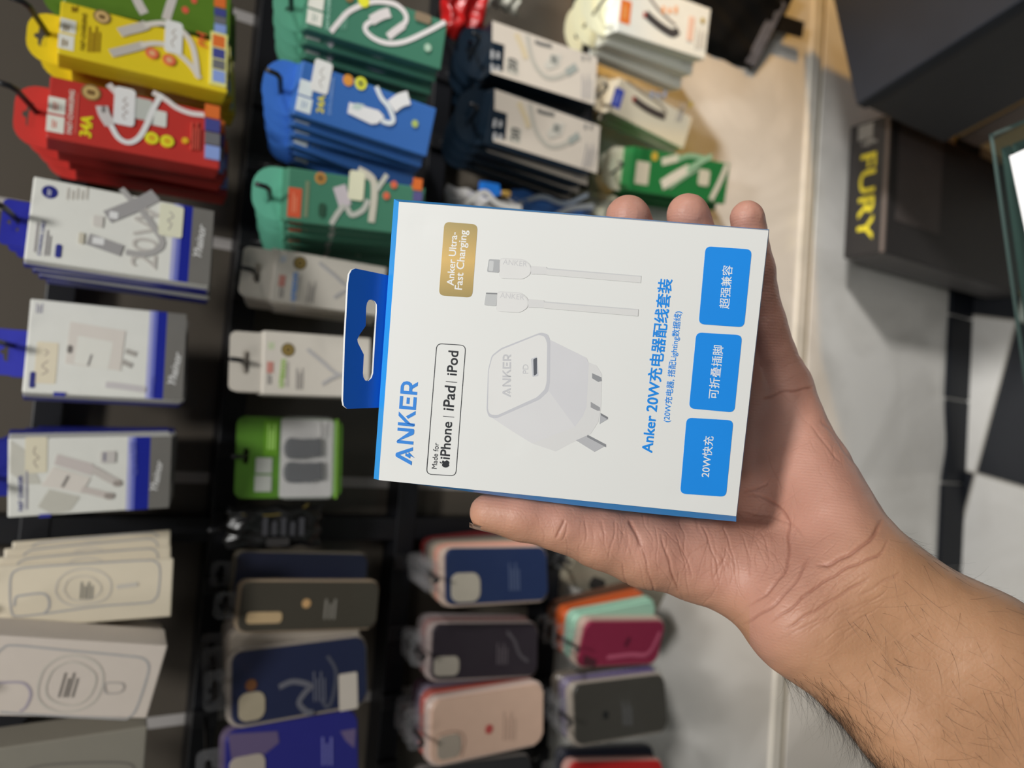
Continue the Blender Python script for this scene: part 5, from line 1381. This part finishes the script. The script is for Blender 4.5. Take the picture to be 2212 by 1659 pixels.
# creases of palm, wrist and thumb: polylines with width and depth in mm
CREASE = [([(1908, 1122), (1890, 1150), (1862, 1180), (1826, 1202), (1790, 1217), (1760, 1222)], 1.3, 1.1), ([(1922, 1163), (1894, 1200), (1842, 1222), (1800, 1243), (1745, 1280), (1703, 1318), (1660, 1347)], 1.0, .8),
          ([(1880, 1245), (1840, 1271), (1786, 1302), (1730, 1338), (1690, 1366)], 1.0, .6), ([(1606, 1066), (1650, 1076), (1684, 1102), (1702, 1132), (1704, 1172), (1703, 1212), (1686, 1247), (1652, 1286), (1606, 1314)], 1.1, .8),
          ([(1748, 1196), (1731, 1234), (1692, 1288), (1648, 1324), (1600, 1352)], 1.0, .7), ([(1600, 1105), (1650, 1110), (1700, 1128), (1740, 1160)], .9, .35),
          ([(1754, 838), (1738, 841), (1702, 846), (1672, 852), (1647, 864)], 1.0, .7), ([(1606, 1066), (1640, 1052), (1660, 1046)], 1.0, .4),
          ([(1770, 905), (1788, 922), (1812, 956), (1836, 990), (1852, 1012)], 1.1, .45), ([(1752, 920), (1775, 948), (1800, 985), (1818, 1004)], .9, .3), ([(1755, 780), (1735, 770), (1710, 762)], .8, .25),
          ([(1360, 1122), (1372, 1150), (1388, 1185)], 1.4, .8), ([(1388, 1182), (1400, 1230), (1415, 1287)], .8, .45), ([(1424, 1150), (1440, 1200), (1452, 1240), (1464, 1275)], .8, .45),
          ([(1470, 1182), (1484, 1215), (1497, 1245)], .7, .4), ([(1515, 1136), (1532, 1175), (1545, 1212), (1556, 1258)], .7, .4), ([(1342, 1210), (1352, 1250), (1360, 1285)], .7, .35), ([(1455, 1150), (1475, 1210), (1490, 1290)], .6, .25),
          ([(1560, 1140), (1580, 1190), (1590, 1240)], .7, .3), ([(1600, 1150), (1618, 1200), (1622, 1250)], .7, .3), ([(1540, 1250), (1560, 1215), (1570, 1180)], .8, .3), ([(1640, 1140), (1660, 1190), (1655, 1240)], .7, .3),
          ([(1219, 1122), (1212, 1140), (1202, 1166)], 1.0, .6), ([(1228, 1130), (1222, 1148), (1214, 1168)], .7, .3), ([(1300, 1120), (1303, 1150), (1308, 1180)], .8, .3), ([(1265, 1120), (1266, 1145), (1264, 1170)], .7, .25), ([(1330, 1120), (1325, 1160), (1312, 1210)], .7, .25),
          ([(1850, 1290), (1900, 1262), (1950, 1236)], 1.2, .25), ([(1790, 1335), (1850, 1310), (1920, 1280)], 1.0, .2), ([(1690, 1380), (1740, 1352), (1800, 1330)], .9, .25)]
_cr = np.random.RandomState(5)
def fine_lines(n, cx, cy, sx, sy, dx, dy, l0, l1, dep, spread=.25, wid=.55):
    """the many faint folds between the deep ones"""
    for _ in range(n):
        x, y = cx + _cr.normal() * sx, cy + _cr.normal() * sy
        a = math.atan2(dy, dx) + _cr.normal() * spread; L = _cr.uniform(l0, l1)
        p = np.array([x, y]); d = np.array([math.cos(a), math.sin(a)]); b = _cr.normal() * .12
        CREASE.append(([tuple(p + d * L * t + np.array([-d[1], d[0]]) * (b * L * t * (1 - t) + _cr.normal() * 1.5)) for t in (-.5, -.25, 0, .25, .5)], wid * _cr.uniform(.7, 1.3), dep * _cr.uniform(.5, 1.3)))
fine_lines(46, 1480, 1215, 90, 38, .28, 1, 35, 110, .16)
fine_lines(26, 1320, 1170, 60, 30, .1, 1, 30, 70, .12)
fine_lines(22, 1570, 1200, 50, 50, -.5, 1, 30, 90, .14, .5)
fine_lines(60, 1780, 1270, 70, 55, -.78, .62, 40, 150, .14, .12)
fine_lines(26, 1660, 1160, 45, 60, .1, 1, 40, 120, .16, .6)
fine_lines(26, 1800, 960, 25, 60, .4, 1, 25, 60, .12, .25)
fine_lines(26, 1720, 880, 35, 60, 1, -.1, 30, 80, .10, .4)
fine_lines(70, 2000, 1440, 110, 80, -.78, .62, 40, 130, .05, .15, .6)
fine_lines(20, 1150, 1120, 50, 14, .25, 1, 16, 40, .08, .2, .4)
disp = np.zeros(nv); cre = np.zeros(nv)
P2 = np.stack([vpx, vpy], 1)
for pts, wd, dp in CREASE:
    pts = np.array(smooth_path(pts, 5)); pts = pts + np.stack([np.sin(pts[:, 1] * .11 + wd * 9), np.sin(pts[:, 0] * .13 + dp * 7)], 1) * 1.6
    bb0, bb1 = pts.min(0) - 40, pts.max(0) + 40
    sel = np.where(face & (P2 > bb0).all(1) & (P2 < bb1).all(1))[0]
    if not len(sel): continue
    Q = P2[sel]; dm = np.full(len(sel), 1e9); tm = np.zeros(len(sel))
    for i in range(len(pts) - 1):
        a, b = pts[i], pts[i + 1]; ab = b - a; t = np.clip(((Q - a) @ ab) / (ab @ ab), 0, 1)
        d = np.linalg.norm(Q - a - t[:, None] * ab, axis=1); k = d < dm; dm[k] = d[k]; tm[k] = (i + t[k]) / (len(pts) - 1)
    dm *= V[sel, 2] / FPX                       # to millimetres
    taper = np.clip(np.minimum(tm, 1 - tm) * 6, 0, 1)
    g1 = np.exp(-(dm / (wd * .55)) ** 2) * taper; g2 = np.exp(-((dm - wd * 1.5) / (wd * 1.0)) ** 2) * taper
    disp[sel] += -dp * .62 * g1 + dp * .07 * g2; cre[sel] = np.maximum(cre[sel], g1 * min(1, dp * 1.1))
# soft mounds of the palm heel and thumb ball, veins and small unevenness of skin
for (x, y, rx, h) in ((1800, 1050, 60, 1.6), (1840, 1110, 45, .8), (1500, 1230, 120, 1.2), (1660, 1090, 70, -1.5), (1770, 1260, 60, -.6), (1100, 1108, 50, .5), (1300, 1190, 55, .4)):
    disp += np.where(face, h * np.exp(-((vpx - x) ** 2 + (vpy - y) ** 2) / rx ** 2), 0)
rn = np.random.RandomState(3)
for _ in range(26):
    kx = rn.normal(size=3) * .35; ph_ = rn.uniform(0, 6.28); disp += .018 * np.sin(V @ kx + ph_)
V = V + Nn * disp[:, None]
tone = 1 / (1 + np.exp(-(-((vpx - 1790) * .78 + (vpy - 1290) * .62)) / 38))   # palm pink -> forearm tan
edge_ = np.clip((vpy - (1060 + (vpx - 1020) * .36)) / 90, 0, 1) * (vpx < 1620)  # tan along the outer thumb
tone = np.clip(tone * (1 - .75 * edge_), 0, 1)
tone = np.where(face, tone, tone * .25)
W3 = (R @ (V * MM).T).T + CAMP
org = W3[np.argmin(np.abs(vpx - 1800) + np.abs(vpy - 1280))]
hand.vertices.foreach_set('co', (W3 - org).ravel()); hand.update()
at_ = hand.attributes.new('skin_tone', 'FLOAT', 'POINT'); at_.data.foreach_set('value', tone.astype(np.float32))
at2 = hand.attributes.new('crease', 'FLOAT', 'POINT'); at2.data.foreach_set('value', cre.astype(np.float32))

def skin():
    m = bpy.data.materials.new('skin'); m.use_nodes = True
    nt = m.node_tree; b = nt.nodes['Principled BSDF']
    def n(t, **k):
        x = nt.nodes.new(t)
        for a, v in k.items(): setattr(x, a, v)
        return x
    tc = n('ShaderNodeTexCoord'); a1 = n('ShaderNodeAttribute', attribute_name='skin_tone'); a2 = n('ShaderNodeAttribute', attribute_name='crease')
    n1 = n('ShaderNodeTexNoise'); n1.inputs['Scale'].default_value = 70; n1.inputs['Detail'].default_value = 4
    n2 = n('ShaderNodeTexNoise'); n2.inputs['Scale'].default_value = 900; n2.inputs['Detail'].default_value = 3
    vo = n('ShaderNodeTexVoronoi', feature='DISTANCE_TO_EDGE'); vo.inputs['Scale'].default_value = 520
    wv = n('ShaderNodeTexWave', wave_type='BANDS'); wv.inputs['Scale'].default_value = 260; wv.inputs['Distortion'].default_value = 9; wv.inputs['Detail'].default_value = 1; wv.inputs['Detail Scale'].default_value = .12
    for x in (n1, n2, vo, wv): nt.links.new(tc.outputs['Object'], x.inputs['Vector'])
    def mix(fac, c1, c2):
        x = n('ShaderNodeMix', data_type='RGBA')
        if isinstance(fac, float): x.inputs[0].default_value = fac
        else: nt.links.new(fac, x.inputs[0])
        for k, c in ((6, c1), (7, c2)):
            if isinstance(c, tuple): x.inputs[k].default_value = (*c, 1)
            else: nt.links.new(c, x.inputs[k])
        return x.outputs[2]
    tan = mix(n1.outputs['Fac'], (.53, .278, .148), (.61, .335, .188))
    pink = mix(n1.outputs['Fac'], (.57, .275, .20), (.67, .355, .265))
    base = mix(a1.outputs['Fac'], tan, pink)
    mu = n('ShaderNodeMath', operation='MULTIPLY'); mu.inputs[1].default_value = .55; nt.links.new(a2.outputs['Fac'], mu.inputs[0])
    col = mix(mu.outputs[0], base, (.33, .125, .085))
    nt.links.new(col, b.inputs['Base Color'])
    b.inputs['Roughness'].default_value = .48; b.inputs['Specular IOR Level'].default_value = .4
    b.inputs['Subsurface Weight'].default_value = .18; b.inputs['Subsurface Radius'].default_value = (1, .4, .22); b.inputs['Subsurface Scale'].default_value = .004
    b1 = n('ShaderNodeBump'); b1.inputs['Strength'].default_value = .22; b1.inputs['Distance'].default_value = .0004; nt.links.new(vo.outputs['Distance'], b1.inputs['Height'])
    b2 = n('ShaderNodeBump'); b2.inputs['Strength'].default_value = .10; b2.inputs['Distance'].default_value = .0003; nt.links.new(wv.outputs['Fac'], b2.inputs['Height']); nt.links.new(b1.outputs['Normal'], b2.inputs['Normal'])
    b3 = n('ShaderNodeBump'); b3.inputs['Strength'].default_value = .25; b3.inputs['Distance'].default_value = .0004; nt.links.new(n2.outputs['Fac'], b3.inputs['Height']); nt.links.new(b2.outputs['Normal'], b3.inputs['Normal'])
    ms = n('ShaderNodeMath', operation='MULTIPLY'); ms.inputs[1].default_value = .10; nt.links.new(a1.outputs['Fac'], ms.inputs[0]); nt.links.new(ms.outputs[0], b2.inputs['Strength'])
    nt.links.new(b3.outputs['Normal'], b.inputs['Normal'])
    return m
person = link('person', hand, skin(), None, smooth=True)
person.location = org
tag(person, 'left hand and hairy bare forearm of a person holding up the white charger box', 'person')
W3i = Matrix.Translation(-Vector(org))

# thumb nail, seen edge-on under the thumb tip
def nail():
    bm = bmesh.new(); rows = []
    for i in range(9):
        u = i / 8
        px = 1014 + 70 * u; py = 1140 + 17 * u ** .8
        row = []
        for j in range(7):
            v = j / 6 - .5
            d = 309 + v * 13; off = 2.0 * (v * 2) ** 2
            p = hp(px, py - off * 5, d) + np.array([0, -.2, 0])
            row.append(bm.verts.new(campt(p * MM) - Vector(org)))
        rows.append(row)
    fs = []
    for a, c in zip(rows, rows[1:]):
        for j in range(6): fs.append(bm.faces.new((a[j], a[j + 1], c[j + 1], c[j])))
    bmesh.ops.solidify(bm, geom=fs, thickness=.0006)
    return bm_mesh(bm, 'thumb_nail')
no = link('thumb_nail', nail(), mat('nail', (240, 214, 196), .35, k=.93), person, smooth=True)

# hair of the forearm: fine dark strands, thick along both sides
def hair():
    rr = np.random.RandomState(11)
    arm = hp(1800, 1285, 299); arm2 = hp(2330, 1700, 275); ax = (arm2 - arm) / np.linalg.norm(arm2 - arm)
    rel = (V - arm) @ ax
    cand = np.where((rel > 2) & (vpx < 2420) & (vpy < 1850) & (Nn[:, 2] < .12))[0]
    perp = np.cross(ax, [0, 0, 1]); perp /= np.linalg.norm(perp)
    acr = ((V[cand] - arm) @ perp)
    nz_ = Nn[cand, 2]
    side = np.clip((nz_ + .92) / .75, 0, 1)                    # 0 facing the camera, 1 at the silhouette
    low = np.clip(Nn[cand] @ np.array([-.62, .78, 0.]), 0, 1)
    wgt = (.16 + .6 * side ** 1.4 + .5 * low * side) * np.clip((rel[cand] + 4) / 30, .12, 1)
    pick = rr.choice(cand, 3300, replace=False, p=wgt / wgt.sum())
    verts, faces = [], []
    for i in pick:
        p = V[i].copy(); nrm = Nn[i]
        L = rr.uniform(7, 21)
        s_ = 1 if rr.rand() < .8 else -1
        dr = ax * rr.uniform(.15, 1.) + np.cross(nrm, ax) * rr.normal() * .28 + np.array([.1, .8, 0]) * rr.uniform(.05, .8) + nrm * rr.uniform(.03, .2)
        dr -= nrm * max(0, -(dr @ nrm)); dr /= np.linalg.norm(dr)
        curl = rr.normal(size=3) * .5
        base = len(verts); K = 6; r0 = rr.uniform(.026, .044)
        tx = np.cross(dr, nrm); tx /= np.linalg.norm(tx) + 1e-6; ty = np.cross(dr, tx)
        q = p - nrm * .2; d = dr.copy()
        for k in range(K + 1):
            r_k = r0 * (1 - .8 * k / K)
            for c in range(3):
                a = c * 2.094; verts.append(q + (tx * math.cos(a) + ty * math.sin(a)) * r_k)
            d = d + curl * .25 - nrm * .035; d /= np.linalg.norm(d); q = q + d * L / K
        for k in range(K):
            for c in range(3):
                a = base + k * 3; faces.append((a + c, a + (c + 1) % 3, a + 3 + (c + 1) % 3, a + 3 + c))
    Wv = (R @ (np.array(verts) * MM).T).T + CAMP - org
    me = bpy.data.meshes.new('arm_hair'); me.from_pydata(Wv.tolist(), [], faces); me.update(); return me
ho = link('arm_hair', hair(), mat('dark_hair', (28, 21, 17), .5, noise=.2), person)
ho['kind'] = 'stuff'; ho['label'] = 'fine dark hair on the forearm'
